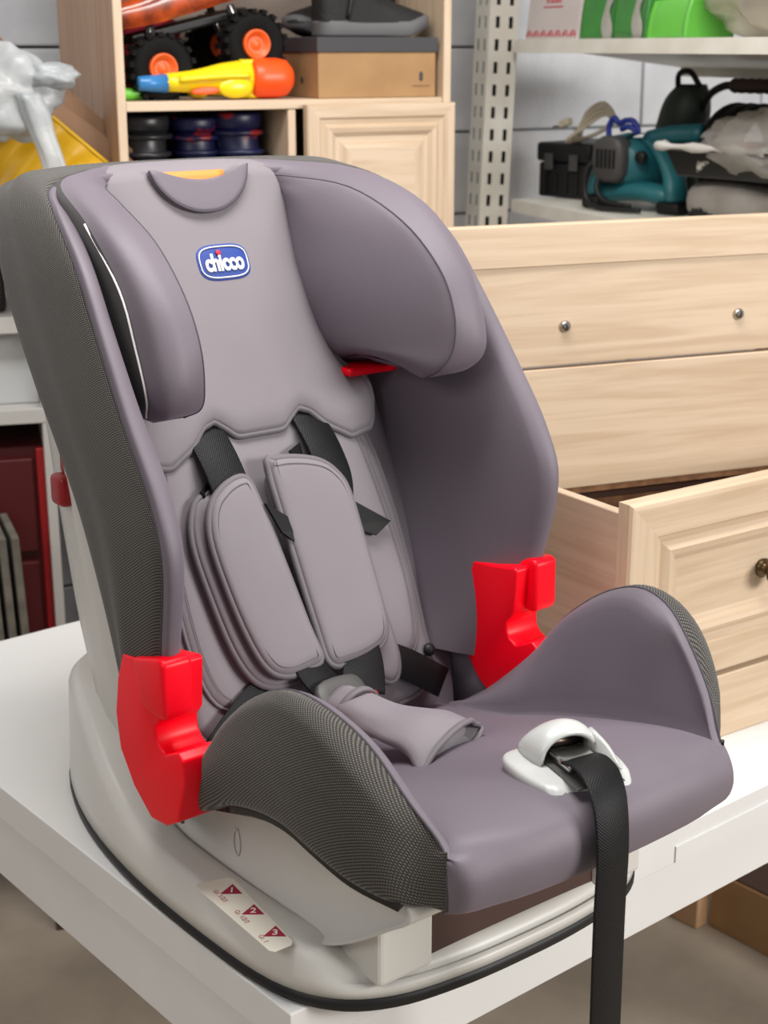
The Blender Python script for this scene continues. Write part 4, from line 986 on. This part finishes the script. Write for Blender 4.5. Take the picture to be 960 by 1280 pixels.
box('case_body', (0, 0, 0), (.095, .2, .13), M_black, bcx, bevel=.01, smooth=True); tube('case_handle', cr([(.02, .0, .10), (.03, -.02, .11), (.065, -.02, .11), (.075, 0, .10)], 4), .006, M_dgrey, bcx)
# yellow ridged sheet, leaning; edge runs down to the right
YS = empty('yellow_sheet', Lp(0, -.08, 0), LYAW, 'bright yellow ridged plastic sheet leaning on its corner', 'sheet')
e0, e1 = np.array([.227, 1.588]), np.array([.455, 1.386]); dn = np.array([-.58, -.81])
rows = []
cc = np.array([.60, 1.16])
for i in range(61):
    row = []
    for j in range(61):
        p = e0 + (e1 - e0) * i / 60 + dn * .20 * j / 60; r_ = np.linalg.norm(p - cc)
        row.append((p[0], -.10 * (1 - j / 60) * 0 + .0032 * math.sin(2 * math.pi * r_ / .046) * min(1, j / 8) - .02 * (j / 60), max(p[1], 1.147)))
    rows.append(row)
grid('ridged_sheet', rows, mat('yellow_plastic_sheet', (206, 158, 8), .35), YS, solid=.003)
tube('rolled_edge', [(e0[0] + (e1[0] - e0[0]) * t, 0, e0[1] + (e1[1] - e0[1]) * t) for t in np.linspace(0, 1, 12)], .004, mat('yellow_edge', (206, 160, 14), .35), YS)
M_cb = mat('brown_cardboard', (128, 98, 74), .85, c2=(112, 84, 62), nscale=8)
CBo = empty('cardboard_sheet', Lp(0, -.055, 0), LYAW, 'torn brown cardboard sheet leaning behind the yellow sheet', 'cardboard')
for nm, off, y_ in (('cardboard_layer', .030, 0), ('cardboard_layer', .050, .022)):
    nrm = np.array([.81, .58]) * off if False else np.array([.58, .81]) * off
    a0, a1 = e0 + nrm + (e0 - e1) * .3, e1 + nrm + (e1 - e0) * .01; rows = []
    for t in np.linspace(0, 1, 16):
        p = a0 + (a1 - a0) * t + np.array([.58, .81]) * .004 * math.sin(9 * t + y_ * 80)
        row = []
        for j in range(5):
            q = p + dn * .21 * j / 4; row.append((q[0], y_ + .004 * math.sin(5 * t + j), max(q[1], 1.146)))
        rows.append(row)
    grid(nm, rows, M_cb, CBo, solid=.004)
PBg = empty('knotted_bag', Lp(.285, -.16, 1.50), LYAW, 'crumpled white plastic bag with a hanging tail at upper left', 'bag')
M_bag = mat('white_plastic_film', (186, 190, 192), .34, alpha=.74, c2=(170, 175, 178), nscale=12, bump=.7, bscale=22)
blob('bag', (-.02, 0, .025), (.082, .05, .070), M_bag, PBg, amp=.34, freq=1.5, seed=31, lat=28, lon=44)
blob('bag_knot', (.05, -.02, .055), (.040, .03, .020), M_bag, PBg, amp=.4, freq=1.7, seed=33)
rows = []
for z, x, w_, d in ((.03, .012, .018, .012), (.0, .022, .022, .01), (-.03, .030, .019, .008), (-.06, .040, .018, .007), (-.085, .046, .018, .005), (-.095, .046, .016, .003)):
    rows.append([(x + w_ * math.cos(a) * (1 + .15 * math.sin(3 * a)), -.05 + d * math.sin(a) * (1 + .3 * math.cos(3 * a)), z) for a in np.linspace(0, 2 * math.pi, 13)[:-1]])
grid('bag_tail', dense(rows, 2, 3, cu=True), M_bag, PBg, cu=True, caps=True)

# ------------------------------------------------------------------ on the floor behind the table
cbx = empty('storage_carton', (2.1, 1.05, 0), 0, 'flat brown carton on the floor behind the table leg', 'box')
box('carton', (0, 0, 0), (.22, .505, .118), M_kraft, cbx, bevel=.003)
box('carton_flap', (.004, .004, .1185), (.2, .50, .1215), M_dark, cbx)
wl = empty('wooden_block', (2.07, 1.560, 0), 0, 'short pale wooden block beside the flat brown carton on the floor', 'block')
box('block', (0, 0, 0), (.035, .07, .16), mat('bare_wood', (196, 158, 122), .7, c2=(180, 142, 106), nscale=9), wl, bevel=.003)
